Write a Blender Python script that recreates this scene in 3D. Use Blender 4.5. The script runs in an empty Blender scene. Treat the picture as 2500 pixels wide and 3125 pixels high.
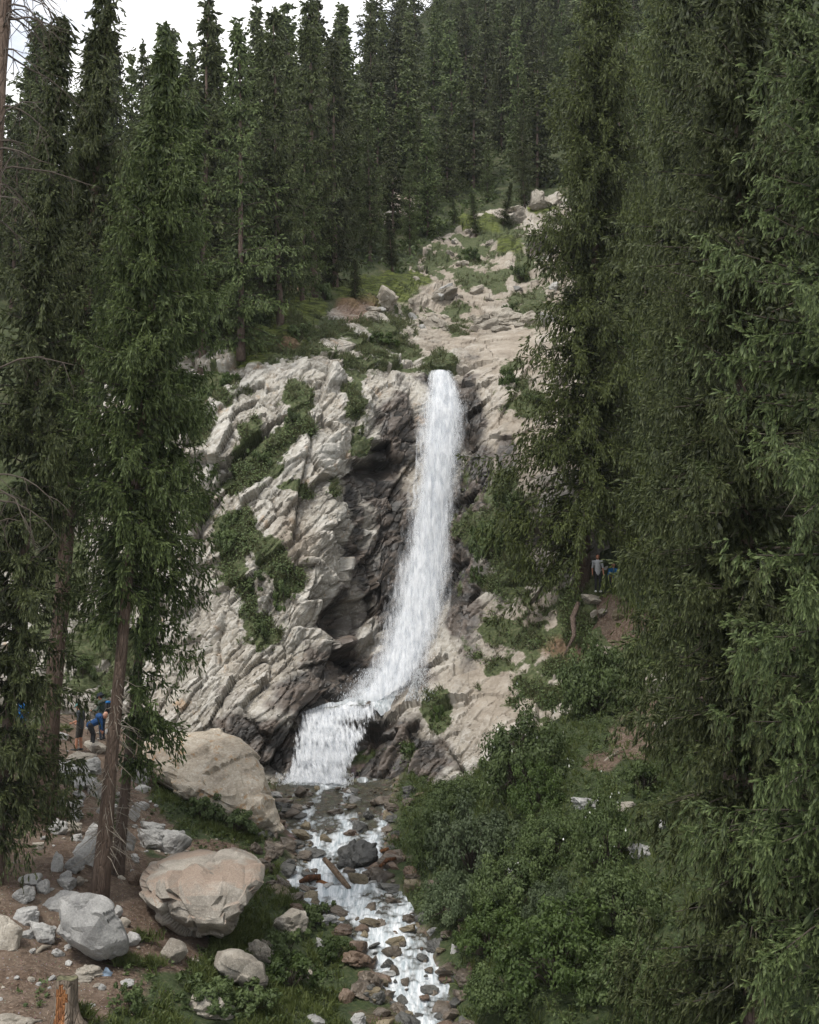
import bpy, bmesh, math, random
import numpy as np
from mathutils import Vector, Matrix

random.seed(7)
RNG = np.random.default_rng(7)
S = bpy.context.scene
COL = S.collection
R = math.radians

# ------------------------------------------------------------------ camera, sky, sun, exposure
FPX = 1100.0                      # focal length in pixels of a 1024 px high frame
PITCH = R(5.0)
cam_d = bpy.data.cameras.new('camera')
cam_d.sensor_fit = 'VERTICAL'
cam_d.sensor_height = 24.0
cam_d.lens = 24.0 * FPX / 1024.0
cam_d.clip_start = 0.1
cam_d.clip_end = 4000
cam = bpy.data.objects.new('camera', cam_d)
COL.objects.link(cam)
cam.rotation_euler = (math.pi / 2 + PITCH, 0, 0)
S.camera = cam

SUN_ELEV, SUN_ROT = R(60), R(215)   # high, behind the camera and a little to the left
world = bpy.data.worlds.new('World')
S.world = world
world.use_nodes = True
wn, wl = world.node_tree.nodes, world.node_tree.links
wn.clear()
wo = wn.new('ShaderNodeOutputWorld')
bg = wn.new('ShaderNodeBackground')
sky = wn.new('ShaderNodeTexSky')
sky.sky_type = 'NISHITA'
sky.sun_disc = False
sky.sun_elevation = SUN_ELEV
sky.sun_rotation = SUN_ROT
sky.altitude = 2200
wtc = wn.new('ShaderNodeTexCoord')
wmap = wn.new('ShaderNodeMapping')
wmap.inputs['Scale'].default_value = (1.6, 1.6, 3.2)
wmap.inputs['Location'].default_value = (0.35, 0.1, 0.2)
wno = wn.new('ShaderNodeTexNoise')
wno.inputs['Scale'].default_value = 2.2
wno.inputs['Detail'].default_value = 6
wno.inputs['Roughness'].default_value = 0.55
wra = wn.new('ShaderNodeValToRGB')
wra.color_ramp.elements[0].position = 0.36
wra.color_ramp.elements[0].color = (0, 0, 0, 1)
wra.color_ramp.elements[1].position = 0.50
wra.color_ramp.elements[1].color = (1, 1, 1, 1)
wmx = wn.new('ShaderNodeMixRGB')
wmx.inputs[2].default_value = (7.4, 7.35, 7.25, 1)     # cloud
wl.new(wtc.outputs['Generated'], wmap.inputs['Vector'])
wl.new(wmap.outputs['Vector'], wno.inputs['Vector'])
wl.new(wno.outputs['Fac'], wra.inputs['Fac'])
wl.new(wra.outputs['Color'], wmx.inputs[0])
wl.new(sky.outputs['Color'], wmx.inputs[1])
wl.new(wmx.outputs['Color'], bg.inputs['Color'])
bg.inputs['Strength'].default_value = 0.1
wl.new(bg.outputs['Background'], wo.inputs['Surface'])

sun_d = bpy.data.lights.new('sun', 'SUN')
sun_d.energy = 1.5
sun_d.angle = R(11)
sun_d.color = (1.0, 0.96, 0.9)
sun = bpy.data.objects.new('sun', sun_d)
COL.objects.link(sun)
# direction to the sun: Nishita rotation is measured clockwise from +Y
sd = Vector((math.sin(SUN_ROT) * math.cos(SUN_ELEV), math.cos(SUN_ROT) * math.cos(SUN_ELEV), math.sin(SUN_ELEV)))
sun.rotation_euler = sd.to_track_quat('Z', 'Y').to_euler()

S.view_settings.view_transform = 'Standard'
S.view_settings.look = 'None'
S.view_settings.gamma = 1
S.view_settings.exposure = 1.14
S.view_settings.use_curve_mapping = False
try:
    S.cycles.max_bounces = 6
    S.cycles.diffuse_bounces = 2
    S.cycles.glossy_bounces = 2
    S.cycles.transparent_max_bounces = 12
    S.cycles.volume_bounces = 0
except Exception:
    pass

# ------------------------------------------------------------------ small maths helpers
K = 1024.0 / 3125.0               # photograph pixels -> frame pixels
CP, SP = math.cos(PITCH), math.sin(PITCH)


def P(u, v, Y):
    """world point seen at photograph pixel (u, v) at world depth Y"""
    u = np.asarray(u, float); v = np.asarray(v, float); Y = np.asarray(Y, float)
    a = (u * K - 409.5) / FPX
    b = -(v * K - 512.0) / FPX
    s = Y / (CP - b * SP)
    return np.stack([a * s, Y + 0 * s, (SP + b * CP) * s], -1)


def PROJ(p):
    p = np.asarray(p, float)
    x, y, z = p[..., 0], p[..., 1], p[..., 2]
    d = y * CP + z * SP
    b = (-y * SP + z * CP) / d
    return (x / d * FPX + 409.5) / K, (512.0 - b * FPX) / K


def _h(ix, iy, iz, s):
    h = (ix.astype(np.uint32) * np.uint32(374761393) + iy.astype(np.uint32) * np.uint32(668265263)
         + iz.astype(np.uint32) * np.uint32(2147483647) + np.uint32(s) * np.uint32(1274126177))
    h = (h ^ (h >> np.uint32(13))) * np.uint32(1274126177)
    h = (h ^ (h >> np.uint32(15))) * np.uint32(2246822519)
    h = h ^ (h >> np.uint32(16))
    return h.astype(np.float64) / 4294967295.0


def vnoise(p, seed=0):
    i = np.floor(p).astype(np.int64)
    f = p - i
    f = f * f * f * (f * (f * 6 - 15) + 10)
    r = 0
    for dx in (0, 1):
        wx = f[:, 0] if dx else 1 - f[:, 0]
        for dy in (0, 1):
            wy = f[:, 1] if dy else 1 - f[:, 1]
            for dz in (0, 1):
                wz = f[:, 2] if dz else 1 - f[:, 2]
                r = r + wx * wy * wz * _h(i[:, 0] + dx, i[:, 1] + dy, i[:, 2] + dz, seed)
    return r * 2 - 1


def fbm(p, scale=1.0, octv=4, seed=0, gain=0.5):
    a, t, r = 1.0, 0.0, 0.0
    q = p * scale
    for k in range(octv):
        r = r + a * vnoise(q + 17.3 * k, seed + k)
        t += a
        a *= gain
        q = q * 2.03
    return r / t


def cells(p, seed=0, tilt=0.5):
    """blocky facets: per-cell offset plus a per-cell slope; also distance to the joint"""
    i = np.floor(p).astype(np.int64)
    n = len(p)
    d1 = np.full(n, 9.0); d2 = np.full(n, 9.0)
    val = np.zeros(n)
    for dx in (-1, 0, 1):
        for dy in (-1, 0, 1):
            for dz in (-1, 0, 1):
                c = i + np.array([dx, dy, dz])
                a0, a1, a2 = c[:, 0], c[:, 1], c[:, 2]
                q = np.stack([a0 + _h(a0, a1, a2, seed), a1 + _h(a0, a1, a2, seed + 1), a2 + _h(a0, a1, a2, seed + 2)], -1)
                e = p - q
                d = (e * e).sum(-1)
                g = np.stack([_h(a0, a1, a2, seed + 3), _h(a0, a1, a2, seed + 4), _h(a0, a1, a2, seed + 5)], -1) - 0.5
                w = (_h(a0, a1, a2, seed + 6) - 0.5) + tilt * 2 * (g * e).sum(-1)
                m = d < d1
                d2 = np.where(m, d1, np.minimum(d2, d))
                val = np.where(m, w, val)
                d1 = np.where(m, d, d1)
    return val, np.sqrt(d2) - np.sqrt(d1)


def sstep(a, b, x):
    t = np.clip((x - a) / (b - a), 0, 1)
    return t * t * (3 - 2 * t)


def blur(A, n, axis, times=2):
    k = np.ones(n) / n
    for _ in range(times):
        pad = [(0, 0), (0, 0)]
        pad[axis] = (n // 2, n - 1 - n // 2)
        B = np.pad(A, pad, mode='edge')
        A = np.apply_along_axis(lambda r: np.convolve(r, k, 'valid'), axis, B)
    return A


def norm(a):
    return a / np.maximum(np.linalg.norm(a, axis=-1, keepdims=True), 1e-9)


# ------------------------------------------------------------------ objects
def mesh_np(name, V, F, mats=(), smooth=True, attrs=None, fmat=None):
    V = np.ascontiguousarray(V, np.float32)
    F = np.ascontiguousarray(F, np.int32)
    me = bpy.data.meshes.new(name)
    n, k = F.shape
    me.vertices.add(len(V))
    me.vertices.foreach_set('co', V.ravel())
    me.loops.add(n * k)
    me.polygons.add(n)
    me.polygons.foreach_set('loop_start', np.arange(0, n * k, k, dtype=np.int32))
    me.polygons.foreach_set('vertices', F.ravel())
    me.polygons.foreach_set('use_smooth', np.full(n, smooth, dtype=bool))
    for m in mats:
        me.materials.append(m)
    if fmat is not None:
        me.polygons.foreach_set('material_index', np.asarray(fmat, np.int32))
    for an, d in (attrs or {}).items():
        d = np.asarray(d, np.float32)
        if d.ndim == 1:
            at = me.attributes.new(an, 'FLOAT', 'POINT'); at.data.foreach_set('value', d)
        else:
            at = me.attributes.new(an, 'FLOAT_VECTOR', 'POINT'); at.data.foreach_set('vector', d.ravel())
    me.update(calc_edges=True)
    me.validate()
    return me


def link(name, data, parent=None):
    o = bpy.data.objects.new(name, data)
    COL.objects.link(o)
    if parent is not None:
        o.parent = parent
    return o


def tag(o, label=None, cat=None, group=None, kind=None):
    if label: o['label'] = label
    if cat: o['category'] = cat
    if group: o['group'] = group
    if kind: o['kind'] = kind
    return o


def thing(name, label, cat, loc=(0, 0, 0), group=None):
    o = link(name, None)
    o.empty_display_size = 0.2
    o.location = loc
    return tag(o, label, cat, group)


def grid_faces(nr, nc):
    i = np.arange((nr - 1) * nc).reshape(nr - 1, nc)[:, :-1].ravel()
    return np.stack([i, i + 1, i + nc + 1, i + nc], -1)


def tube(pts, rad, sides=6, cap=True):
    """tapered tube along a polyline; returns V, F (quads and degenerate-free tris as quads)"""
    pts = np.asarray(pts, float); n = len(pts)
    rad = np.broadcast_to(np.asarray(rad, float), (n,))
    tg = norm(np.gradient(pts, axis=0))
    ref = np.array([0.31, 0.87, 0.38]) if abs(tg[0] @ np.array([0.31, 0.87, 0.38])) < 0.9 else np.array([1.0, 0, 0])
    a = norm(np.cross(tg, ref)); b = np.cross(tg, a)
    th = np.arange(sides) / sides * 2 * math.pi
    V = (pts[:, None] + rad[:, None, None] * (a[:, None] * np.cos(th)[None, :, None] + b[:, None] * np.sin(th)[None, :, None])).reshape(-1, 3)
    F = []
    for k in range(n - 1):
        for s in range(sides):
            s2 = (s + 1) % sides
            F.append((k * sides + s, k * sides + s2, (k + 1) * sides + s2, (k + 1) * sides + s))
    F = np.array(F)
    if cap:
        c0 = len(V); V = np.vstack([V, pts[:1], pts[-1:]])
        T = []
        for s in range(0, sides):
            s2 = (s + 1) % sides
            T.append((c0, s2, s, s)); T.append((c0 + 1, (n - 1) * sides + s, (n - 1) * sides + s2, (n - 1) * sides + s2))
        T = np.array(T)
        return V, F, T[:, :3]
    return V, F, np.zeros((0, 3), int)


class MB:
    """collects shapes of one part as triangles"""
    def __init__(s): s.V, s.F, s.M, s.n = [], [], [], 0

    def add(s, V, F, m=0):
        F = np.asarray(F)
        if F.shape[1] == 4:
            F = np.vstack([F[:, [0, 1, 2]], F[:, [0, 2, 3]]])
        s.V.append(np.asarray(V, float)); s.F.append(F + s.n); s.M.append(np.full(len(F), m)); s.n += len(V)
        return s

    def tube(s, pts, rad, sides=6, m=0):
        V, F, T = tube(pts, rad, sides)
        F = np.vstack([F[:, [0, 1, 2]], F[:, [0, 2, 3]], T])
        return s.add(V, F, m)

    def ball(s, c, r, m=0, nu=10, nv=7):
        th = np.linspace(0, math.pi, nv); ph = np.arange(nu) / nu * 2 * math.pi
        V = np.stack([np.sin(th)[:, None] * np.cos(ph), np.sin(th)[:, None] * np.sin(ph), np.cos(th)[:, None] + 0 * ph], -1).reshape(-1, 3)
        F = []
        for i in range(nv - 1):
            for j in range(nu):
                j2 = (j + 1) % nu
                if i: F.append((i * nu + j, (i + 1) * nu + j2, i * nu + j2))
                if i < nv - 2: F.append((i * nu + j, (i + 1) * nu + j, (i + 1) * nu + j2))
        return s.add(V * np.asarray(r) + np.asarray(c), np.array(F), m)

    def box(s, c, h, m=0, rot=None):
        q = np.array([(x, y, z) for x in (-1, 1) for y in (-1, 1) for z in (-1, 1)], float) * np.asarray(h)
        if rot is not None: q = q @ np.array(rot).T
        F = np.array([(0, 1, 3, 2), (4, 6, 7, 5), (0, 4, 5, 1), (2, 3, 7, 6), (0, 2, 6, 4), (1, 5, 7, 3)])
        return s.add(q + np.asarray(c), F, m)

    def mesh(s, name, mats, smooth=True, attrs=None):
        return mesh_np(name, np.vstack(s.V), np.vstack(s.F), mats, smooth, attrs, np.concatenate(s.M))


# ------------------------------------------------------------------ materials
class NT:
    def __init__(s, name, rough=0.8):
        s.m = bpy.data.materials.new(name); s.m.use_nodes = True
        s.n, s.l = s.m.node_tree.nodes, s.m.node_tree.links
        s.b = s.n['Principled BSDF']; s.out = s.n['Material Output']
        s.b.inputs['Roughness'].default_value = rough
        s.b.inputs['Specular IOR Level'].default_value = 0.3

    def new(s, t, **kw):
        x = s.n.new(t)
        for k, v in kw.items(): setattr(x, k, v)
        return x

    def set(s, sock, v):
        if isinstance(v, bpy.types.NodeSocket): s.l.new(v, sock)
        elif isinstance(v, (tuple, list)) and len(v) == 3 and sock.type == 'RGBA': sock.default_value = (*v, 1)
        else: sock.default_value = v

    def attr(s, name, out='Fac'):
        return s.new('ShaderNodeAttribute', attribute_name=name).outputs[out]

    def co(s, kind='Object'): return s.new('ShaderNodeTexCoord').outputs[kind]

    def noise(s, vec, scale, detail=4, rough=0.55, out='Fac', dist=0.0):
        x = s.new('ShaderNodeTexNoise')
        s.l.new(vec, x.inputs['Vector'])
        x.inputs['Scale'].default_value = scale; x.inputs['Detail'].default_value = detail
        x.inputs['Roughness'].default_value = rough; x.inputs['Distortion'].default_value = dist
        return x.outputs[out]

    def vor(s, vec, scale, feature='F1', out='Distance', rnd=1.0):
        x = s.new('ShaderNodeTexVoronoi', feature=feature)
        s.l.new(vec, x.inputs['Vector']); x.inputs['Scale'].default_value = scale
        x.inputs['Randomness'].default_value = rnd
        return x.outputs[out]

    def mapping(s, vec, scale=(1, 1, 1), rot=(0, 0, 0)):
        x = s.new('ShaderNodeMapping'); s.l.new(vec, x.inputs['Vector'])
        x.inputs['Scale'].default_value = scale; x.inputs['Rotation'].default_value = rot
        return x.outputs['Vector']

    def ramp(s, fac, stops, interp='LINEAR'):
        x = s.new('ShaderNodeValToRGB'); s.l.new(fac, x.inputs['Fac'])
        cr = x.color_ramp; cr.interpolation = interp
        while len(cr.elements) < len(stops): cr.elements.new(0.5)
        for e, (p, c) in zip(cr.elements, stops):
            e.position = p
            e.color = (*c, 1) if isinstance(c, (tuple, list)) else (c, c, c, 1)
        return x.outputs['Color']

    def mix(s, f, a, b, blend='MIX'):
        x = s.new('ShaderNodeMixRGB', blend_type=blend)
        s.set(x.inputs[0], f); s.set(x.inputs[1], a); s.set(x.inputs[2], b)
        return x.outputs[0]

    def math(s, op, a, b=0.0, clamp=False):
        x = s.new('ShaderNodeMath', operation=op, use_clamp=clamp)
        s.set(x.inputs[0], a); s.set(x.inputs[1], b)
        return x.outputs[0]

    def bump(s, h, strength=0.4, dist=0.05):
        x = s.new('ShaderNodeBump'); s.l.new(h, x.inputs['Height'])
        x.inputs['Strength'].default_value = strength; x.inputs['Distance'].default_value = dist
        s.l.new(x.outputs['Normal'], s.b.inputs['Normal'])
        return x.outputs['Normal']

    def base(s, c): s.set(s.b.inputs['Base Color'], c); return s.m


def plain(name, c, rough=0.8, var=0.25, scale=12):
    t = NT(name, rough)
    n = t.noise(t.co(), scale, 3)
    return t.base(t.mix(t.ramp(n, [(0.3, 0.0), (0.7, 1.0)]), tuple(x * (1 - var) for x in c), tuple(min(1, x * (1 + var)) for x in c)))


def mat_cliff():
    t = NT('cliff_rock', 0.85)
    g = t.new('ShaderNodeNewGeometry').outputs['Position']
    st = t.mapping(g, (0.7, 0.7, 2.2), (0.3, 0.5, 0.2))
    n1 = t.noise(g, 0.35, 5, 0.6)
    n2 = t.noise(st, 0.9, 9, 0.62)
    n3 = t.noise(g, 7.0, 4, 0.6)
    dry = t.ramp(n2, [(0.28, (0.135, 0.122, 0.10)), (0.42, (0.235, 0.217, 0.185)), (0.55, (0.315, 0.295, 0.255)), (0.72, (0.42, 0.40, 0.36))])
    dry = t.mix(t.ramp(n1, [(0.4, 0.0), (0.65, 0.45)]), dry, (0.34, 0.29, 0.23))
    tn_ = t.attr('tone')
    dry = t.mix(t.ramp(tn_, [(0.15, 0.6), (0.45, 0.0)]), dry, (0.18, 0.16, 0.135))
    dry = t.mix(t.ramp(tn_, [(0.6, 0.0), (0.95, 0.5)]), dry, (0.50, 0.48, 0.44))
    lich = t.ramp(n3, [(0.52, 0.0), (0.62, 1.0)])
    dry = t.mix(t.math('MULTIPLY', lich, 0.38), dry, (0.60, 0.58, 0.54))
    och = t.ramp(t.noise(g, 1.1, 5, 0.7), [(0.60, 0.0), (0.70, 0.55)])
    dry = t.mix(och, dry, (0.33, 0.20, 0.10))
    tan = t.ramp(n2, [(0.3, (0.175, 0.142, 0.108)), (0.55, (0.285, 0.240, 0.190)), (0.75, (0.39, 0.34, 0.285))])
    dry = t.mix(t.math('MULTIPLY', t.attr('tan'), 0.75), dry, tan)
    wetc = t.ramp(n2, [(0.3, (0.020, 0.019, 0.018)), (0.48, (0.046, 0.042, 0.038)), (0.6, (0.085, 0.070, 0.058)), (0.75, (0.155, 0.13, 0.112))])
    wet = t.math('ADD', t.attr('wet'), t.math('MULTIPLY', t.math('SUBTRACT', n2, 0.5), 1.2))
    wet = t.ramp(wet, [(0.32, 0.0), (0.62, 1.0)])
    wetc = t.mix(t.ramp(tn_, [(0.6, 0.0), (0.95, 0.5)]), wetc, (0.17, 0.135, 0.11))
    c = t.mix(wet, dry, wetc)
    soil = t.ramp(n3, [(0.3, (0.035, 0.045, 0.018)), (0.55, (0.07, 0.085, 0.035)), (0.75, (0.13, 0.115, 0.07))])
    vg = t.math('ADD', t.attr('veg'), t.math('MULTIPLY', t.math('SUBTRACT', t.noise(g, 2.2, 6, 0.65), 0.5), 1.4))
    vg = t.ramp(vg, [(0.45, 0.0), (0.62, 1.0)])
    c = t.mix(vg, c, soil)
    mo = t.ramp(t.attr('moss'), [(0.35, 0.0), (0.55, 1.0)])
    mossc = t.ramp(t.noise(t.mapping(g, (0.6, 0.6, 4)), 2.0, 4), [(0.35, (0.03, 0.035, 0.012)), (0.5, (0.065, 0.082, 0.017)), (0.65, (0.125, 0.142, 0.035))])
    c = t.mix(mo, c, mossc)
    so = t.ramp(t.attr('soil'), [(0.35, 0.0), (0.75, 0.75)])
    soilc = t.ramp(n3, [(0.3, (0.10, 0.055, 0.035)), (0.6, (0.19, 0.115, 0.075)), (0.75, (0.26, 0.19, 0.14))])
    c = t.mix(so, c, soilc)
    t.l.new(t.ramp(wet, [(0.0, 0.88), (1.0, 0.38)]), t.b.inputs['Roughness'])
    h = t.math('ADD', t.math('MULTIPLY', n2, 0.7), t.math('MULTIPLY', n3, 0.25))
    t.bump(h, 0.5, 0.25)
    return t.base(c)


def mat_hill():
    t = NT('forest_floor', 0.95)
    g = t.new('ShaderNodeNewGeometry').outputs['Position']
    n = t.noise(g, 0.8, 6, 0.65); n2 = t.noise(g, 5, 4)
    c = t.ramp(n, [(0.35, (0.022, 0.030, 0.014)), (0.5, (0.045, 0.055, 0.024)), (0.62, (0.075, 0.075, 0.04)), (0.75, (0.16, 0.13, 0.10))])
    c = t.mix(t.ramp(n2, [(0.4, 0.0), (0.7, 0.5)]), c, (0.05, 0.07, 0.022))
    mo = t.ramp(t.attr('moss'), [(0.35, 0.0), (0.55, 1.0)])
    mossc = t.ramp(t.noise(t.mapping(g, (0.6, 0.6, 4)), 2.0, 4), [(0.35, (0.03, 0.035, 0.012)), (0.5, (0.065, 0.082, 0.017)), (0.65, (0.125, 0.142, 0.035))])
    c = t.mix(mo, c, mossc)
    so = t.ramp(t.attr('soil'), [(0.35, 0.0), (0.75, 0.75)])
    c = t.mix(so, c, t.ramp(n2, [(0.3, (0.10, 0.055, 0.035)), (0.6, (0.19, 0.115, 0.075)), (0.75, (0.26, 0.19, 0.14))]))
    rk = t.ramp(t.attr('tan'), [(0.35, 0.0), (0.6, 1.0)])
    c = t.mix(rk, c, t.ramp(n, [(0.35, (0.20, 0.15, 0.11)), (0.6, (0.40, 0.35, 0.30))]))
    t.bump(n2, 0.6, 0.2)
    return t.base(c)


def mat_ground():
    t = NT('ground_soil', 0.95)
    g = t.new('ShaderNodeNewGeometry').outputs['Position']
    n = t.noise(g, 1.2, 6, 0.6); n2 = t.noise(g, 9, 5, 0.65)
    dirt = t.ramp(n2, [(0.3, (0.042, 0.028, 0.019)), (0.5, (0.092, 0.062, 0.043)), (0.68, (0.165, 0.125, 0.096))])
    dirt = t.mix(t.ramp(n, [(0.45, 0.0), (0.7, 0.6)]), dirt, (0.165, 0.128, 0.098))
    peb = t.vor(g, 14, 'F1', 'Distance')
    pc = t.vor(g, 14, 'F1', 'Color')
    dirt = t.mix(t.ramp(peb, [(0.10, 0.55), (0.2, 0.0)]), dirt, t.mix(0.3, (0.30, 0.26, 0.22), pc))
    grass = t.ramp(n2, [(0.3, (0.018, 0.028, 0.010)), (0.55, (0.040, 0.055, 0.020)), (0.75, (0.09, 0.08, 0.045))])
    gm = t.math('ADD', t.attr('grass'), t.math('MULTIPLY', t.math('SUBTRACT', n, 0.5), 1.0))
    c = t.mix(t.ramp(gm, [(0.4, 0.0), (0.6, 1.0)]), dirt, grass)
    bedn = t.vor(g, 5.0, 'F1', 'Color')
    bed = t.mix(t.ramp(t.vor(g, 5.0), [(0.0, 0.0), (0.7, 1.0)]), t.mix(0.85, bedn, (0.26, 0.205, 0.145), 'MIX'), (0.10, 0.08, 0.06))
    c = t.mix(t.attr('bed'), c, bed)
    t.bump(t.math('ADD', n2, t.math('MULTIPLY', peb, -0.5)), 0.6, 0.06)
    return t.base(c)


def mat_stone(name, stops, lich=(0.5, 0.48, 0.44), rough=0.85, och=0.0, spk=26, topdirt=0.0, scale=1.0):
    t = NT(name, rough)
    o = t.new('ShaderNodeObjectInfo').outputs['Random']
    x = t.new('ShaderNodeVectorMath', operation='ADD')
    g = t.new('ShaderNodeNewGeometry').outputs['Position']
    t.l.new(g, x.inputs[0]); t.l.new(o, x.inputs[1])
    v = x.outputs[0]
    n = t.noise(v, 1.7 * scale, 7, 0.62); n2 = t.noise(v, spk, 4, 0.7)
    c = t.ramp(n, stops)
    c = t.mix(t.ramp(n2, [(0.35, 0.55), (0.5, 0.0)]), c, tuple(q * 0.45 for q in stops[1][1]))
    c = t.mix(t.ramp(n2, [(0.58, 0.0), (0.7, 0.7)]), c, lich)
    br = t.math('MULTIPLY_ADD', o, 0.5); br.node.inputs[2].default_value = 0.72
    mm = t.new('ShaderNodeVectorMath', operation='SCALE'); t.l.new(c, mm.inputs[0]); t.l.new(br, mm.inputs['Scale'])
    c = mm.outputs[0]
    if och:
        c = t.mix(t.ramp(t.noise(v, 2.4, 8, 0.75), [(0.56, 0.0), (0.64, och)]), c, (0.30, 0.165, 0.06))
    if topdirt:
        nz = t.new('ShaderNodeSeparateXYZ'); t.l.new(t.new('ShaderNodeNewGeometry').outputs['Normal'], nz.inputs[0])
        f = t.math('MULTIPLY', t.ramp(nz.outputs['Z'], [(0.55, 0.0), (0.8, 1.0)]), t.ramp(t.noise(v, 0.9, 5), [(0.42, 0.0), (0.52, topdirt)]))
        c = t.mix(f, c, t.ramp(n2, [(0.3, (0.17, 0.12, 0.09)), (0.7, (0.30, 0.24, 0.19))]))
    t.bump(t.math('ADD', n, t.math('MULTIPLY', n2, 0.35)), 0.55, 0.08)
    return t.base(c)


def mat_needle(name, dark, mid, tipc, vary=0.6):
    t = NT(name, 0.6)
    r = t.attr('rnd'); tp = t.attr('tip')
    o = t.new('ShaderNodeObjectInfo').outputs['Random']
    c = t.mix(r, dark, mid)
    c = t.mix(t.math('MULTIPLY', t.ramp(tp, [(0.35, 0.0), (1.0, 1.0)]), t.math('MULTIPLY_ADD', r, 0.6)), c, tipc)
    hs = t.new('ShaderNodeHueSaturation'); t.l.new(c, hs.inputs['Color'])
    hs.inputs['Hue'].default_value = 0.5
    a = t.math('MULTIPLY_ADD', o, vary); a.node.inputs[2].default_value = 1.06 - vary * 0.5
    t.l.new(a, hs.inputs['Value'])
    b = t.math('MULTIPLY_ADD', o, 0.03); b.node.inputs[2].default_value = 0.485
    t.l.new(b, hs.inputs['Hue'])
    t.base(hs.outputs['Color'])
    tr = t.new('ShaderNodeBsdfTranslucent'); t.l.new(hs.outputs['Color'], tr.inputs['Color'])
    mx = t.new('ShaderNodeMixShader'); mx.inputs[0].default_value = 0.28
    t.l.new(t.b.outputs[0], mx.inputs[1]); t.l.new(tr.outputs[0], mx.inputs[2])
    t.l.new(mx.outputs[0], t.out.inputs['Surface'])
    return t.m


def mat_leaf(name, dark, light, trans=0.3):
    t = NT(name, 0.55)
    r = t.attr('rnd')
    o = t.new('ShaderNodeObjectInfo').outputs['Random']
    c = t.mix(r, dark, light)
    hs = t.new('ShaderNodeHueSaturation'); t.l.new(c, hs.inputs['Color'])
    a = t.math('MULTIPLY_ADD', o, 0.4); a.node.inputs[2].default_value = 0.8
    t.l.new(a, hs.inputs['Value'])
    t.base(hs.outputs['Color'])
    tr = t.new('ShaderNodeBsdfTranslucent'); t.l.new(hs.outputs['Color'], tr.inputs['Color'])
    mx = t.new('ShaderNodeMixShader'); mx.inputs[0].default_value = trans
    t.l.new(t.b.outputs[0], mx.inputs[1]); t.l.new(tr.outputs[0], mx.inputs[2])
    t.l.new(mx.outputs[0], t.out.inputs['Surface'])
    return t.m


def mat_bark(name, a, b, scale=6):
    t = NT(name, 0.9)
    g = t.co('Object')
    m = t.mapping(g, (1, 1, 0.28))
    n = t.noise(m, scale, 6, 0.7)
    w = t.vor(m, scale * 2.2, 'DISTANCE_TO_EDGE')
    c = t.ramp(n, [(0.3, a), (0.7, b)])
    t.bump(t.math('ADD', n, t.ramp(w, [(0.0, 0.0), (0.15, 0.6)])), 0.9, 0.06)
    return t.base(c)


def mat_fall(name, lo=0.42, hi=0.62, top_=1.0):
    t = NT(name, 0.5)
    v = t.attr('flow', 'Vector')
    n = t.noise(v, 2.0, 6, 0.62, dist=0.2)
    n2 = t.noise(v, 9.0, 4, 0.65)
    k = t.attr('core')
    s = t.math('ADD', t.math('ADD', t.math('MULTIPLY', n, 0.82), t.math('MULTIPLY', n2, 0.18)), k)
    al = t.ramp(s, [(lo, 0.0), (hi, top_)])
    t.base(t.mix(t.ramp(n, [(0.36, 0.0), (0.6, 1.0)]), (0.52, 0.56, 0.61), (0.82, 0.83, 0.845)))
    tr = t.new('ShaderNodeBsdfTransparent')
    df = t.new('ShaderNodeBsdfTranslucent'); df.inputs['Color'].default_value = (0.8, 0.83, 0.86, 1)
    m1 = t.new('ShaderNodeMixShader'); m1.inputs[0].default_value = 0.25
    t.l.new(t.b.outputs[0], m1.inputs[1]); t.l.new(df.outputs[0], m1.inputs[2])
    mx = t.new('ShaderNodeMixShader')
    t.l.new(al, mx.inputs[0]); t.l.new(tr.outputs[0], mx.inputs[1]); t.l.new(m1.outputs[0], mx.inputs[2])
    t.l.new(mx.outputs[0], t.out.inputs['Surface'])
    t.bump(n2, 0.4, 0.05)
    return t.m


def mat_stream():
    t = NT('stream_water', 0.12)
    v = t.attr('flow', 'Vector')
    n = t.noise(v, 2.2, 6, 0.6, dist=0.35)
    n2 = t.noise(v, 8.0, 5, 0.65)
    s = t.math('ADD', t.math('ADD', t.math('MULTIPLY', n, 0.8), t.math('MULTIPLY', n2, 0.2)), t.attr('core'))
    f = t.ramp(s, [(0.45, 0.0), (0.56, 0.45), (0.74, 1.0)])
    t.base(t.mix(f, t.ramp(n2, [(0.35, (0.06, 0.055, 0.04)), (0.65, (0.12, 0.125, 0.105))]), t.mix(t.ramp(t.noise(t.mapping(v, (2.6, 0.9, 1)), 2.6, 6, 0.7, dist=0.5), [(0.36, 0.0), (0.62, 1.0)]), (0.27, 0.32, 0.345), (0.70, 0.72, 0.735))))  # blue-grey shadow tones of the foam mixed into its colour by noise
    t.l.new(t.ramp(f, [(0.0, 0.1), (1.0, 0.7)]), t.b.inputs['Roughness'])
    t.b.inputs['Specular IOR Level'].default_value = 0.5
    tr = t.new('ShaderNodeBsdfTransparent'); tr.inputs['Color'].default_value = (0.75, 0.75, 0.66, 1)
    mx = t.new('ShaderNodeMixShader')
    a = t.math('MULTIPLY_ADD', f, 0.55); a.node.inputs[2].default_value = 0.45
    t.l.new(a, mx.inputs[0]); t.l.new(tr.outputs[0], mx.inputs[1]); t.l.new(t.b.outputs[0], mx.inputs[2])
    t.l.new(mx.outputs[0], t.out.inputs['Surface'])
    t.bump(t.math('ADD', n, t.math('MULTIPLY', n2, 0.6)), 0.7, 0.12)
    return t.m


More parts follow.
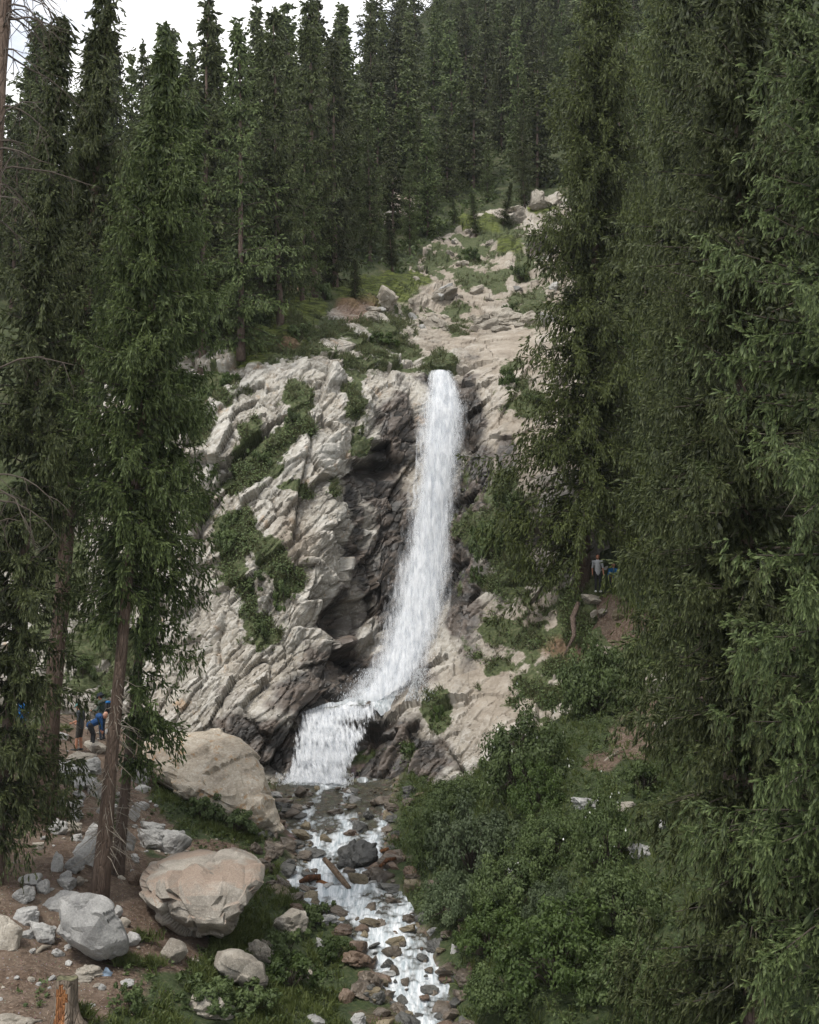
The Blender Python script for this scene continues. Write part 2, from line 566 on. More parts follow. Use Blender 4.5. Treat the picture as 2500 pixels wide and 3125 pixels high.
M = dict(
    cliff=mat_cliff(), hill=mat_hill(), ground=mat_ground(),
    grey=mat_stone('grey_granite', [(0.3, (0.20, 0.195, 0.19)), (0.5, (0.32, 0.315, 0.30)), (0.7, (0.42, 0.41, 0.39))]),
    beige=mat_stone('beige_granite', [(0.3, (0.19, 0.165, 0.135)), (0.5, (0.30, 0.27, 0.225)), (0.7, (0.42, 0.385, 0.33))]),
    giant=mat_stone('lichen_granite', [(0.3, (0.20, 0.165, 0.125)), (0.5, (0.32, 0.275, 0.215)), (0.7, (0.41, 0.365, 0.30))], och=0.85, spk=11, scale=0.9),
    slab=mat_stone('slab_granite', [(0.3, (0.17, 0.15, 0.125)), (0.5, (0.29, 0.26, 0.22)), (0.7, (0.42, 0.385, 0.33))], topdirt=0.9),
    wet=mat_stone('wet_stone', [(0.3, (0.045, 0.038, 0.030)), (0.5, (0.105, 0.085, 0.066)), (0.7, (0.19, 0.155, 0.12))], lich=(0.22, 0.19, 0.15), rough=0.35),
    rust=mat_stone('rusty_stone', [(0.3, (0.06, 0.042, 0.03)), (0.5, (0.12, 0.082, 0.058)), (0.7, (0.20, 0.15, 0.11))], lich=(0.28, 0.22, 0.16), rough=0.45),
    yellow=mat_stone('yellowish_stone', [(0.3, (0.085, 0.068, 0.042)), (0.5, (0.16, 0.13, 0.082)), (0.7, (0.27, 0.23, 0.16))], lich=(0.36, 0.31, 0.22), rough=0.5),
    dark=mat_stone('dark_slate', [(0.3, (0.035, 0.035, 0.033)), (0.5, (0.075, 0.074, 0.068)), (0.7, (0.13, 0.125, 0.11))], lich=(0.18, 0.17, 0.15), rough=0.4),
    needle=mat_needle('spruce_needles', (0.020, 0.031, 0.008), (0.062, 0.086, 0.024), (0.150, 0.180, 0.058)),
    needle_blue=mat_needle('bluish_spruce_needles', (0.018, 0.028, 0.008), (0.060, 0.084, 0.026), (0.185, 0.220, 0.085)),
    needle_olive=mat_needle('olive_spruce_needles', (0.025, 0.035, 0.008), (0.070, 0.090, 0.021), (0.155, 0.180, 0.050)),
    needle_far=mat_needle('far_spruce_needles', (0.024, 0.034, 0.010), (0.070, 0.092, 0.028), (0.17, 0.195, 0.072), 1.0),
    bark=mat_bark('spruce_bark', (0.055, 0.038, 0.028), (0.17, 0.125, 0.10)),
    bark_red=mat_bark('reddish_bark', (0.060, 0.040, 0.029), (0.175, 0.125, 0.095)),
    twig=plain('dry_twig', (0.060, 0.048, 0.038), 0.9),
    twig_pale=plain('pale_dry_twig', (0.24, 0.21, 0.17), 0.9),
    leaf=mat_leaf('bush_leaves', (0.034, 0.055, 0.016), (0.118, 0.158, 0.055)),
    leaf_grey=mat_leaf('willow_leaves', (0.040, 0.060, 0.025), (0.125, 0.160, 0.080)),
    leaf_bright=mat_leaf('fresh_leaves', (0.030, 0.052, 0.012), (0.085, 0.125, 0.032)),
    grass=mat_leaf('grass_blades', (0.040, 0.058, 0.013), (0.135, 0.16, 0.050), 0.35),
    drygrass=mat_leaf('pale_grass_blades', (0.06, 0.07, 0.03), (0.18, 0.185, 0.095), 0.35),
    litter=mat_leaf('needle_litter', (0.045, 0.028, 0.018), (0.24, 0.18, 0.13), 0.1),
    moss=plain('moss_green', (0.10, 0.12, 0.025), 0.95, 0.5, 9),
    fall=mat_fall('falling_water', 0.38, 0.68), fall2=mat_fall('falling_water_thin', 0.46, 0.85), veil=mat_fall('spray_veil', 0.50, 0.95, 0.45), casc=mat_fall('cascade_water', 0.44, 0.60),
    stream=mat_stream(), drop=plain('spray_drops', (0.85, 0.87, 0.9), 0.5, 0.03),
    petal=plain('white_petals', (0.75, 0.75, 0.7), 0.7, 0.1), log=mat_bark('wet_log', (0.10, 0.065, 0.04), (0.27, 0.19, 0.13)),
    log_dark=mat_bark('dark_rotten_log', (0.025, 0.016, 0.012), (0.16, 0.065, 0.025)),
    stump=mat_bark('weathered_stump', (0.10, 0.08, 0.06), (0.28, 0.22, 0.17)), rot=mat_bark('orange_rotten_wood', (0.10, 0.035, 0.015), (0.36, 0.16, 0.06), 9),
    stumptop=plain('mossy_cut_wood', (0.10, 0.095, 0.055), 0.95, 0.5, 14),
)

# ------------------------------------------------------------------ the mountain side: forest slope above, cliff below
CU = np.array([-300, 0, 300, 500, 650, 800, 900, 1000, 1080, 1150, 1250, 1350, 1450, 1550, 1700, 1900, 2200, 2800], float)
CV = np.array([1000, 1100, 1200, 1350, 1500, 1700, 1900, 2050, 2130, 2200, 2300, 2400, 2520], float)
CD = np.array([
    [56, 57, 58, 58, 58, 58, 59, 60, 62, 64, 67, 69, 70, 69, 66, 60, 54, 50],
    [53, 54, 55, 55.5, 55.5, 55.5, 56, 57, 58.5, 60, 61.5, 60, 60, 60, 59, 56, 52, 48],
    [51.5, 52, 53, 53.5, 53.5, 53.5, 53.8, 54.5, 55.5, 56.5, 57.2, 57.2, 57, 57, 56.5, 54.5, 51, 47],
    [50, 51, 51.5, 52, 52, 52, 52.2, 52.8, 53.8, 55, 55.8, 56, 55.2, 54.6, 54.0, 53.5, 50, 46],
    [49, 50, 50.5, 51, 51, 50.8, 50.8, 51.5, 53.2, 54.9, 55.2, 55.2, 54, 53, 52.8, 52.8, 49.5, 45],
    [48, 49, 49, 49.5, 49.5, 49.0, 48.8, 49.3, 52.6, 53.8, 54, 53.9, 52.5, 51, 51.5, 52, 49, 44],
    [46, 47.5, 47.5, 48, 48, 47.8, 47.8, 49, 52.0, 52.6, 52.2, 51.6, 50.4, 49.8, 49.6, 48.5, 45, 41],
    [45, 46.5, 46.5, 47, 47, 46.8, 47, 48, 49.7, 50.2, 49.8, 49, 48.6, 48.4, 47.2, 45.5, 42, 38],
    [44, 45.5, 45.5, 46, 46, 46, 46.3, 47.3, 48.4, 48.8, 48.4, 47.8, 47.2, 47, 45.6, 44, 40, 37],
    [43, 45, 45, 45.5, 45.5, 45.6, 46, 46.8, 47.1, 47.0, 46.5, 46.3, 46, 45.6, 44.2, 42.5, 39, 36],
    [42, 44.5, 44.5, 45, 45, 45.2, 45.5, 46, 46.2, 46.1, 45.6, 45.2, 44.7, 44.3, 43, 41, 37.5, 35],
    [41, 44, 44, 44.5, 44.6, 44.8, 45.0, 45.3, 45.3, 45.2, 44.8, 44.4, 43.8, 43.2, 42, 40, 36, 34],
    [40.5, 43.5, 43.5, 44, 44.2, 44.4, 44.6, 44.8, 44.8, 44.7, 44.4, 44, 43.4, 42.6, 41, 39, 35, 33]])
RU = np.array([-700, -300, 0, 400, 700, 1000, 1200, 1400, 1700, 2500, 3300], float)
RV = np.array([560, 550, 535, 490, 440, 330, 120, -60, -150, -150, -150], float)
RD = np.array([80, 85, 90, 95, 100, 120, 145, 170, 175, 160, 150], float)
us = np.concatenate([np.linspace(-700, 290, 40), np.linspace(300, 1950, 350), np.linspace(1965, 3300, 50)])
vl = np.concatenate([np.linspace(2520, 1160, 290), np.linspace(1156, 1000, 90)])
ft = np.linspace(0, 1, 131)[1:] ** 1.35
NU, NL, NTOP = len(us), len(vl), len(ft)
NR = NL + NTOP
Dcol = np.stack([np.interp(us, CU, CD[i]) for i in range(len(CV))])
low = np.stack([np.interp(vl, CV, Dcol[:, j]) for j in range(NU)], 1)
ridge = np.interp(us, RU, RV); rdep = np.interp(us, RU, RD)
top = low[-1][None] * (rdep[None] / low[-1][None]) ** ft[:, None]
UU = np.broadcast_to(us, (NR, NU))
VV = np.vstack([np.broadcast_to(vl[:, None], (NL, NU)), 1000 + (ridge[None] - 1000) * ft[:, None]])
DD = np.vstack([low, top])
DD = blur(blur(DD, 15, 0, 2), 9, 1, 2)
TB = P(UU, VV, DD)                                     # smooth base surface
dv = np.gradient(TB, axis=0); du = np.gradient(TB, axis=1)
TN = norm(np.cross(du, dv))
TN *= np.where((TN[..., 1:2] > 0), -1, 1)
uf, vf = UU.ravel(), VV.ravel()
tp = TB.reshape(-1, 3); tn = TN.reshape(-1, 3)


def blobs(lst, u, v, nz, amp=0.35):
    r = np.zeros_like(u)
    for (a, b, ru, rv) in lst:
        d = np.sqrt(((u - a) / ru) ** 2 + ((v - b) / rv) ** 2)
        r = np.maximum(r, np.clip(1.35 - d * 0.75, 0, 1.2) * (d < 1.8))
    return np.clip(r + nz * amp * (r > 0.02), 0, 1)


VEG = [(620, 1170, 90, 60), (860, 1080, 120, 26), (1000, 1010, 100, 34), (1160, 1040, 100, 36), (1120, 1095, 60, 40), (1330, 1095, 38, 35),
       (905, 1270, 30, 70), (880, 1340, 45, 60), (800, 1390, 60, 60), (780, 1440, 36, 45), (700, 1590, 55, 85), (745, 1650, 55, 45),
       (680, 1700, 45, 55), (850, 1750, 60, 85), (765, 1830, 30, 40), (790, 1895, 40, 55), (735, 1950, 30, 25), (1070, 1230, 24, 90),
       (1085, 1330, 30, 40), (560, 1250, 70, 60), (600, 1340, 45, 45), (470, 1300, 80, 100), (860, 1500, 75, 12), (1020, 1480, 15, 22),
       (1560, 1150, 40, 40), (1620, 1230, 60, 32), (1500, 1530, 60, 80), (1530, 1620, 70, 100), (1470, 1660, 40, 60), (1420, 1965, 18, 34),
       (1330, 2155, 30, 40), (1245, 2275, 34, 28), (1585, 825, 55, 65), (1430, 785, 60, 55), (1450, 850, 65, 40), (1600, 905, 45, 55),
       (1650, 965, 40, 35), (240, 1960, 90, 130), (350, 1880, 60, 150), (150, 1850, 100, 200), (1560, 1780, 50, 60), (1500, 720, 70, 40),
       (1250, 980, 60, 50), (1400, 960, 40, 40), (1320, 790, 70, 50), (1250, 1080, 40, 30), (1600, 2080, 60, 30), (1700, 2150, 60, 30),
       (560, 1450, 60, 40), (600, 1500, 30, 90), (1900, 1900, 300, 200)]
WET = [(1190, 1680, 84, 320), (1200, 1340, 62, 120), (1425, 1250, 45, 120), (1415, 1750, 60, 280), (1050, 1900, 40, 90), (930, 2140, 165, 78),
       (800, 2280, 130, 90), (1220, 2300, 130, 95), (1130, 2050, 170, 75), (1450, 1480, 50, 140), (1650, 735, 40, 45), (1010, 2290, 170, 100),
       (1545, 1390, 24, 55), (1340, 1140, 60, 40), (1080, 1560, 12, 200), (1440, 1640, 40, 90)]
TAN = [(1500, 2080, 190, 150), (1650, 1960, 160, 110), (1580, 1080, 170, 110), (1600, 1330, 110, 170), (1450, 850, 260, 170), (1200, 1450, 50, 60),
       (1500, 1900, 70, 60), (1400, 1000, 160, 70), (1700, 850, 70, 200), (900, 1650, 60, 90)]
MOSS = [(1130, 890, 110, 36), (1250, 862, 60, 18), (900, 985, 70, 40), (830, 1040, 90, 30), (1490, 690, 36, 24), (1660, 640, 36, 14),
        (880, 1030, 60, 24), (1420, 680, 24, 16), (1560, 760, 40, 20), (930, 940, 60, 40), (760, 1080, 60, 30)]
SOIL = [(1080, 955, 60, 28), (1080, 985, 50, 18), (900, 870, 40, 16), (620, 1230, 20, 30), (870, 1075, 30, 10), (1700, 1980, 60, 40)]
nzA = fbm(tp, 0.5, 5, 3) * 1.6
veg = blobs(VEG, uf, vf, fbm(tp, 0.8, 5, 4) * 1.8, 1.0)
wet = blobs(WET, uf, vf, nzA, 0.4)
tan = blobs(TAN, uf, vf, nzA, 0.4)
mos = blobs(MOSS, uf, vf, nzA, 0.5)
soi = blobs(SOIL, uf, vf, nzA, 0.4)
# boundary between bare cliff and forest floor
edge_v = np.interp(uf, [-700, 200, 330, 600, 750, 900, 1000, 1120, 1250, 1330, 1500, 1700, 1780, 1850, 3300],
                   [1750, 1700, 1130, 1075, 1050, 1000, 950, 910, 860, 720, 650, 600, 640, 1600, 2000])
rock = sstep(-45, 45, vf - edge_v + 60 * fbm(tp, 0.25, 4, 11))
rock = np.maximum(rock, blobs([(880, 330, 30, 40), (1205, 545, 45, 40), (1180, 640, 45, 40), (1150, 345, 18, 20), (1260, 640, 40, 30)], uf, vf, nzA, 0.3) * 0.6)
# fractured rock: four sizes of tilted blocks cut along inclined beds
ang = R(56)
rot = np.array(Matrix.Rotation(ang, 3, 'Y') @ Matrix.Rotation(R(20), 3, 'X'))
q = tp @ rot.T
wq = q + 0.22 * np.stack([fbm(tp, 0.7, 3, 21), fbm(tp, 0.7, 3, 22), fbm(tp, 0.7, 3, 23)], -1)
c1, e1 = cells(wq * np.array([0.20, 0.20, 0.34]), 5, 0.9)
c2, e2 = cells(wq * np.array([0.36, 0.45, 0.95]), 15, 1.0)
c3, e3 = cells(wq * np.array([0.95, 1.2, 2.6]), 25, 1.0)
c4, e4 = cells(wq * np.array([4.2, 4.2, 7.0]), 35, 1.0)
sm = blobs([(1530, 2060, 200, 170), (1620, 1960, 150, 110), (1580, 1080, 130, 90), (1600, 1330, 110, 150)], uf, vf, nzA, 0.1)  # smooth slabs
soft = np.clip(1 - 0.72 * sm, 0.2, 1) * np.clip(1 - 0.5 * veg, 0.3, 1)
upr = 1 - 0.30 * sstep(1250, 1100, vf) - 0.32 * sstep(1100, 1000, vf)
soft = soft * upr
dsp = (0.85 * c1 * np.clip(1 - 0.9 * sm, 0, 1) * upr + 0.50 * c2 * soft + 0.13 * c3 * soft + 0.03 * c4 * soft + 0.40 * fbm(tp, 0.35, 4, 31) + 0.03 * fbm(tp, 3.0, 4, 41) * soft)
dsp -= 0.09 * np.exp(-e3 / 0.06) * soft + 0.16 * np.exp(-e2 / 0.04) * soft + 0.22 * np.exp(-e1 / 0.02) * np.clip(1 - 1.3 * sm, 0, 1)
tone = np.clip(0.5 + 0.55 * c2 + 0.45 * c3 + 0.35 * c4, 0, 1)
# the two deep overhangs left of the fall
for (a, b, ru, rv, dep) in [(1150, 1425, 80, 26, 1.2), (1070, 1880, 50, 50, 1.1), (1410, 1330, 40, 30, 0.8), (1665, 725, 40, 35, 2.2), (1110, 1960, 50, 50, 0.6)]:
    d = ((uf - a) / ru) ** 2 + ((vf - b) / rv) ** 2
    dsp -= dep * np.exp(-d * 1.2)
hil = 0.5 * fbm(tp, 0.3, 4, 51) + 0.15 * fbm(tp, 1.5, 3, 52) + 0.25 * np.clip(c2, -0.3, 0.5)
mossl = mos * (0.35 + 0.45 * np.abs(fbm(tp * np.array([0.5, 0.5, 2.6]), 1.2, 3, 61)))
dsp = dsp * rock + hil * (1 - rock) + mossl
# keep the bed behind the water calm
FV = np.array([1130, 1180, 1250, 1350, 1450, 1550, 1650, 1750, 1850, 1950, 2030, 2080, 2110, 2138], float)
FC = np.array([1346, 1354, 1354, 1345, 1336, 1323, 1316, 1297, 1280, 1250, 1222, 1194, 1165, 1128], float)
FW = np.array([26, 38, 52, 53, 49, 52, 56, 64, 67, 66, 67, 66, 62, 58], float)
nearfall = np.exp(-((uf - np.interp(vf, FV, FC)) / 85.0) ** 2) * sstep(1100, 1160, vf) * (vf < 2180)
casc_m = np.exp(-((uf - 1000) / 130.0) ** 2) * sstep(2120, 2160, vf)
dsp = np.where(dsp > -0.1, dsp * (1 - 0.85 * np.clip(nearfall + casc_m, 0, 1)) - 0.1 * np.clip(nearfall + casc_m, 0, 1), dsp)
TP = tp + tn * dsp[:, None]
TG = TP.reshape(NR, NU, 3)
F = grid_faces(NR, NU)
isrock = rock[F].mean(1) > 0.5
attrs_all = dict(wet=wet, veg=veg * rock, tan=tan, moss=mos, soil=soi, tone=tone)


def sub_mesh(name, sel, mat, extra=None):
    f = F[sel]
    idx, inv = np.unique(f.ravel(), return_inverse=True)
    return mesh_np(name, TP[idx], inv.reshape(f.shape), [mat], mat is not M['cliff'], {k: a[idx] for k, a in attrs_all.items()})


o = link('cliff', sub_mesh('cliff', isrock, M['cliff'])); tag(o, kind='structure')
attrs_all['tan'] = np.where(rock > 0.3, 1.0, 0.0) * (vf < 800) * (uf < 1300)
o = link('hillside', sub_mesh('hillside', ~isrock, M['hill'])); tag(o, kind='structure')
# the back of the ridge, and a far grassy mountain behind it
rb = TG[-1]
back = np.stack([rb, rb + np.array([0, 25, -8.0]), rb + np.array([0, 90, -70.0])])
o = link('ridge_back', mesh_np('ridge_back', back.reshape(-1, 3), grid_faces(3, NU), [M['hill']])); tag(o, kind='structure')
mu = np.linspace(-400, 4500, 120); mt = np.linspace(0, 1, 40)
mridge = np.interp(mu, [-400, 900, 1500, 1720, 2100, 4500], [900, 700, 150, -90, -400, -500])
MV = 1200 + (mridge[None] - 1200) * mt[:, None]
MP = P(np.broadcast_to(mu, MV.shape), MV, 330 + 170 * mt[:, None] + 0 * MV)
mp = MP.reshape(-1, 3)
mp = mp + np.array([0, -1, 0.6]) * (14 * fbm(mp, 0.012, 5, 71) + 5 * np.abs(fbm(mp, 0.04, 4, 72)))[:, None]
fm = NT('far_meadow', 0.95)
g_ = fm.new('ShaderNodeNewGeometry').outputs['Position']
fm.base(fm.ramp(fm.noise(g_, 0.05, 7, 0.7), [(0.35, (0.03, 0.045, 0.025)), (0.5, (0.06, 0.085, 0.04)), (0.65, (0.12, 0.13, 0.07)), (0.75, (0.25, 0.22, 0.19))]))
o = link('mountain', mesh_np('mountain', mp, grid_faces(40, 120), [fm.m])); tag(o, kind='structure')

# ------------------------------------------------------------------ the ground in the gorge and the stream
SV = np.array([2330, 2385, 2440, 2500, 2560, 2620, 2680, 2730, 2790, 2850, 2900, 2960, 3030, 3125, 3260, 3420], float)
SY = np.array([46.4, 45.0, 43.0, 41.2, 39.5, 37.8, 36.3, 35.2, 33.4, 32.0, 30.9, 29.9, 28.8, 27.3, 25.3, 23.2], float)
SL = np.array([830, 838, 850, 858, 868, 882, 868, 888, 968, 1046, 1098, 1138, 1178, 1238, 1300, 1360], float)
SR = np.array([1240, 1232, 1212, 1202, 1192, 1182, 1182, 1230, 1268, 1312, 1332, 1352, 1376, 1392, 1450, 1520], float)
sc = P((SL + SR) / 2, SV, SY); sl = P(SL, SV, SY); sr = P(SR, SV, SY)
so_ = np.argsort(SY)


def sxl(y): return np.interp(y, SY[so_], sl[so_, 0])
def sxr(y): return np.interp(y, SY[so_], sr[so_, 0])
def szz(y): return np.interp(y, SY[so_], sc[so_, 2])


GC = []                                          # control points x, y, z of the banks
for (u, v, Y) in [(0, 3100, 22.5), (200, 3050, 23.3), (20, 2650, 28), (330, 2760, 28), (600, 3125, 24), (700, 2950, 27), (860, 2960, 28.6), (1000, 3050, 28),
                  (560, 2900, 27), (150, 2350, 37), (240, 2290, 40), (310, 2250, 43), (100, 2220, 42), (600, 2650, 31.5), (450, 2600, 33), (820, 2580, 37.5),
                  (800, 2420, 43), (-400, 2900, 24), (-400, 2400, 36), (-400, 2200, 44), (150, 2880, 25.6), (400, 2480, 36.5), (600, 2450, 40), (900, 2850, 31.5),
                  (800, 2720, 33.5), (1700, 2600, 31), (2000, 2600, 28.5), (1700, 2332, 38), (1500, 3000, 27), (1900, 2950, 25), (2300, 2900, 23), (1900, 2000, 47),
                  (1820, 1815, 50), (2100, 2000, 44.5), (2400, 1950, 40), (1720, 2190, 44), (1480, 2345, 43), (1500, 2700, 31.8), (1400, 2480, 38.5),
                  (1380, 2600, 35.5), (1600, 2290, 46.5), (1500, 2330, 46), (1750, 2150, 47.2), (1400, 2380, 45.5), (2300, 2400, 31), (2800, 2500, 25), (2800, 2000, 36), (1600, 3125, 24.6), (1400, 2900, 30.2), (1300, 2420, 43.5)]:
    GC.append(P(u, v, Y))
for i in range(len(SY)):
    GC.append(sl[i] + np.array([-0.25, 0, 0.12])); GC.append(sr[i] + np.array([0.25, 0, 0.15])); GC.append(sc[i])
for (x, y, z) in [(-16, 14, -8.6), (-8, 14, -9.0), (0, 14, -10.5), (6, 14, -8.2), (14, 14, -4.5), (-14, 5, -8), (0, 5, -10.5), (14, 5, -5), (-24, 30, -7), (-24, 46, -4.5), (26, 46, 8), (26, 30, 3), (16, 40, 2.0)]:
    GC.append(np.array([x, y, z]))
GC = np.array(GC)


def tps_fit(xy, z, lam=0.02):
    d = np.linalg.norm(xy[:, None] - xy[None], axis=-1)
    Kk = np.where(d > 0, d * d * np.log(np.maximum(d, 1e-9)), 0) + lam * np.eye(len(xy)) * 10
    Pm = np.hstack([np.ones((len(xy), 1)), xy])
    A = np.block([[Kk, Pm], [Pm.T, np.zeros((3, 3))]])
    s = np.linalg.solve(A, np.concatenate([z, np.zeros(3)]))
    return s


tps = tps_fit(GC[:, :2], GC[:, 2])


def tps_eval(x, y):
    sh = np.shape(x); x = np.ravel(x); y = np.ravel(y)
    r = tps[-3] + tps[-2] * x + tps[-1] * y
    for k in range(len(GC)):
        d2 = (x - GC[k, 0]) ** 2 + (y - GC[k, 1]) ** 2
        r = r + tps[k] * 0.5 * d2 * np.log(np.maximum(d2, 1e-12))
    return r.reshape(sh)


gx = np.concatenate([np.linspace(-32, -13.2, 24), np.linspace(-13, 13, 230), np.linspace(13.2, 32, 24)])
gy = np.concatenate([np.linspace(3, 21.8, 40), np.linspace(22, 47, 230), np.linspace(47.2, 56, 30)])
GX, GY = np.meshgrid(gx, gy)
GZ = tps_eval(GX, GY)
hw = np.maximum((sxr(GY) - sxl(GY)) / 2, 0.3); cx = (sxr(GY) + sxl(GY)) / 2
inn = np.clip(1.15 - np.abs(GX - cx) / hw, 0, 1) * (GY > 20) * (GY < 46.5)
inn = sstep(0, 0.5, inn)
gp = np.stack([GX, GY, 0 * GX], -1).reshape(-1, 3)
GZ = GZ * (1 - inn) + inn * (szz(GY) - 0.16)
rough = (0.22 * fbm(gp, 0.5, 4, 81) + 0.07 * fbm(gp, 2.2, 4, 82)).reshape(GX.shape)
GZ = GZ + rough * (1 - 0.6 * inn)


def gz(x, y):
    """ground height (bilinear on the finished sheet)"""
    i = np.clip(np.searchsorted(gx, x) - 1, 0, len(gx) - 2); j = np.clip(np.searchsorted(gy, y) - 1, 0, len(gy) - 2)
    a = (x - gx[i]) / (gx[i + 1] - gx[i]); b = (y - gy[j]) / (gy[j + 1] - gy[j])
    return (GZ[j, i] * (1 - a) + GZ[j, i + 1] * a) * (1 - b) + (GZ[j + 1, i] * (1 - a) + GZ[j + 1, i + 1] * a) * b


GP = np.stack([GX, GY, GZ], -1)
gu, gv = PROJ(GP.reshape(-1, 3))
DIRT = [(120, 2880, 200, 130), (300, 2800, 160, 120), (420, 2860, 130, 110), (80, 3000, 200, 120), (480, 2760, 80, 60), (200, 2300, 160, 50), (330, 2240, 100, 60),
        (200, 2430, 140, 25), (330, 3020, 120, 90), (600, 2600, 130, 30), (150, 2680, 250, 60), (260, 2560, 220, 60), (250, 2480, 200, 60), (380, 2330, 90, 50),
        (150, 2780, 200, 60), (1900, 2010, 120, 60), (1930, 2260, 60, 80), (2000, 2200, 60, 60), (1880, 1900, 120, 60), (1850, 2330, 60, 30)]
dirt = blobs(DIRT, gu, gv, (fbm(gp, 0.6, 4, 91) * 1.6), 0.5)
GRASSY = [(600, 3050, 220, 110), (420, 2960, 60, 60), (470, 2980, 80, 60), (720, 2620, 140, 60), (620, 2560, 130, 60), (520, 2480, 100, 40), (330, 2520, 40, 90), (220, 2490, 80, 20),
          (880, 2900, 160, 160), (760, 2850, 120, 100), (560, 2580, 50, 90), (230, 2370, 50, 15), (120, 3040, 60, 30)]
grm = blobs(GRASSY, gu, gv, (fbm(gp, 0.6, 4, 92) * 1.6), 0.5)
bed = inn.ravel()
grass = np.clip(np.where(gp[:, 0] > cx.ravel(), 1.0, 0.55) - dirt * 0.9 + grm * 0.6, 0, 1) * (1 - bed)
o = link('ground', mesh_np('ground', GP.reshape(-1, 3), grid_faces(len(gy), len(gx)), [M['ground']], True, dict(grass=grass, bed=bed)))
tag(o, kind='structure')


def hit(u, v, y0=12.0, y1=52.0):
    """depth at which the view ray through photograph pixel (u, v) meets the ground"""
    Y = np.linspace(y0, y1, 800)
    p = P(u, v, Y)
    h = np.array([p[k, 2] - gz(p[k, 0], p[k, 1]) for k in range(0, len(Y))]) if False else p[:, 2] - np.array([gz(a, b) for a, b in p[:, :2]])
    k = np.argmax(h < 0)
    if not (h < 0).any(): k = len(Y) - 1
    return Y[max(k, 0)]


# stream surface: runs over little steps, foam where it drops
ys = np.arange(22.0, 45.25, 0.06); ta = np.linspace(-1, 1, 54)
SYg, TAg = np.meshgrid(ys, ta, indexing='ij')
sxg = (sxl(SYg) + sxr(SYg)) / 2 + TAg * (sxr(SYg) - sxl(SYg)) / 2 * 1.02
spq = np.stack([sxg, SYg, 0 * sxg], -1).reshape(-1, 3)
stepn = fbm(spq * np.array([0.45, 0.9, 1]), 0.9, 3, 101).reshape(sxg.shape)
szg = szz(SYg) + 0.14 * stepn + 0.09 * fbm(spq, 2.6, 4, 102).reshape(sxg.shape) + 0.04 * fbm(spq, 7, 2, 103).reshape(sxg.shape) - 0.02
slope = np.gradient(szg, axis=0) / 0.06                 # rises away from the camera: steep = drop
mid = 1 - np.abs(TAg) ** 2
rough_w = np.interp(SYg, [27, 34, 36.5, 38.5, 41, 43, 44.2, 45], [0.15, 0.13, 0.15, 0.09, 0.02, -0.14, -0.14, -0.04])
core = np.clip(0.34 * (slope - 0.12), -0.16, 0.24) + 0.16 * mid - 0.12 + rough_w
CHAN = [[(870, 2388), (940, 2393), (1040, 2392)], [(990, 2395), (960, 2440), (930, 2500), (960, 2560), (960, 2640), (1010, 2720), (1090, 2760), (1150, 2850), (1190, 2900), (1185, 2960), (1230, 3050), (1290, 3125), (1330, 3300)],
        [(1180, 2440), (1165, 2520), (1135, 2565), (1150, 2610), (1110, 2690), (1050, 2725)], [(1255, 2740), (1235, 2800), (1205, 2870)], [(905, 2420), (890, 2480)], [(1060, 2420), (1040, 2480), (1070, 2540), (1010, 2590)],
        [(1330, 2920), (1340, 2990), (1260, 3040)], [(890, 2660), (880, 2720), (960, 2745)]]
wu, wv = PROJ(np.stack([sxg, SYg, szg], -1).reshape(-1, 3))
wob_ = 14 * fbm(spq, 1.6, 3, 107)
dmin = np.full(len(wu), 999.0)
for ln_ in CHAN:
    for (xa, ya), (xb, yb) in zip(ln_[:-1], ln_[1:]):
        dx_, dy_ = xb - xa, yb - ya
        tq = np.clip(((wu - xa) * dx_ + (wv - ya) * dy_) / (dx_ * dx_ + dy_ * dy_), 0, 1)
        dmin = np.minimum(dmin, np.hypot(wu - xa - tq * dx_, (wv - ya - tq * dy_) * 1.3))
chw = np.interp(wv, [2390, 2410, 2550, 2700, 2900, 3100], [14, 13, 24, 34, 42, 48])
core = core + (0.30 * np.exp(-(np.maximum(dmin + wob_, 0) / chw) ** 2) - 0.13).reshape(core.shape)
o = link('stream', mesh_np('stream', np.stack([sxg, SYg, szg], -1).reshape(-1, 3), grid_faces(len(ys), len(ta)), [M['stream']], True,
                           dict(core=core.ravel(), flow=np.stack([sxg * 1.2, SYg * 0.5, 0 * sxg], -1).reshape(-1, 3))))
tag(o, kind='structure')


def surf(u, v):
    """a point of the smooth mountain base under photograph pixel (u, v)"""
    j = np.clip(np.searchsorted(us, u), 1, NU - 1); i = np.clip(np.searchsorted(-vl, -v), 1, NL - 1)
    return DD[i, j]


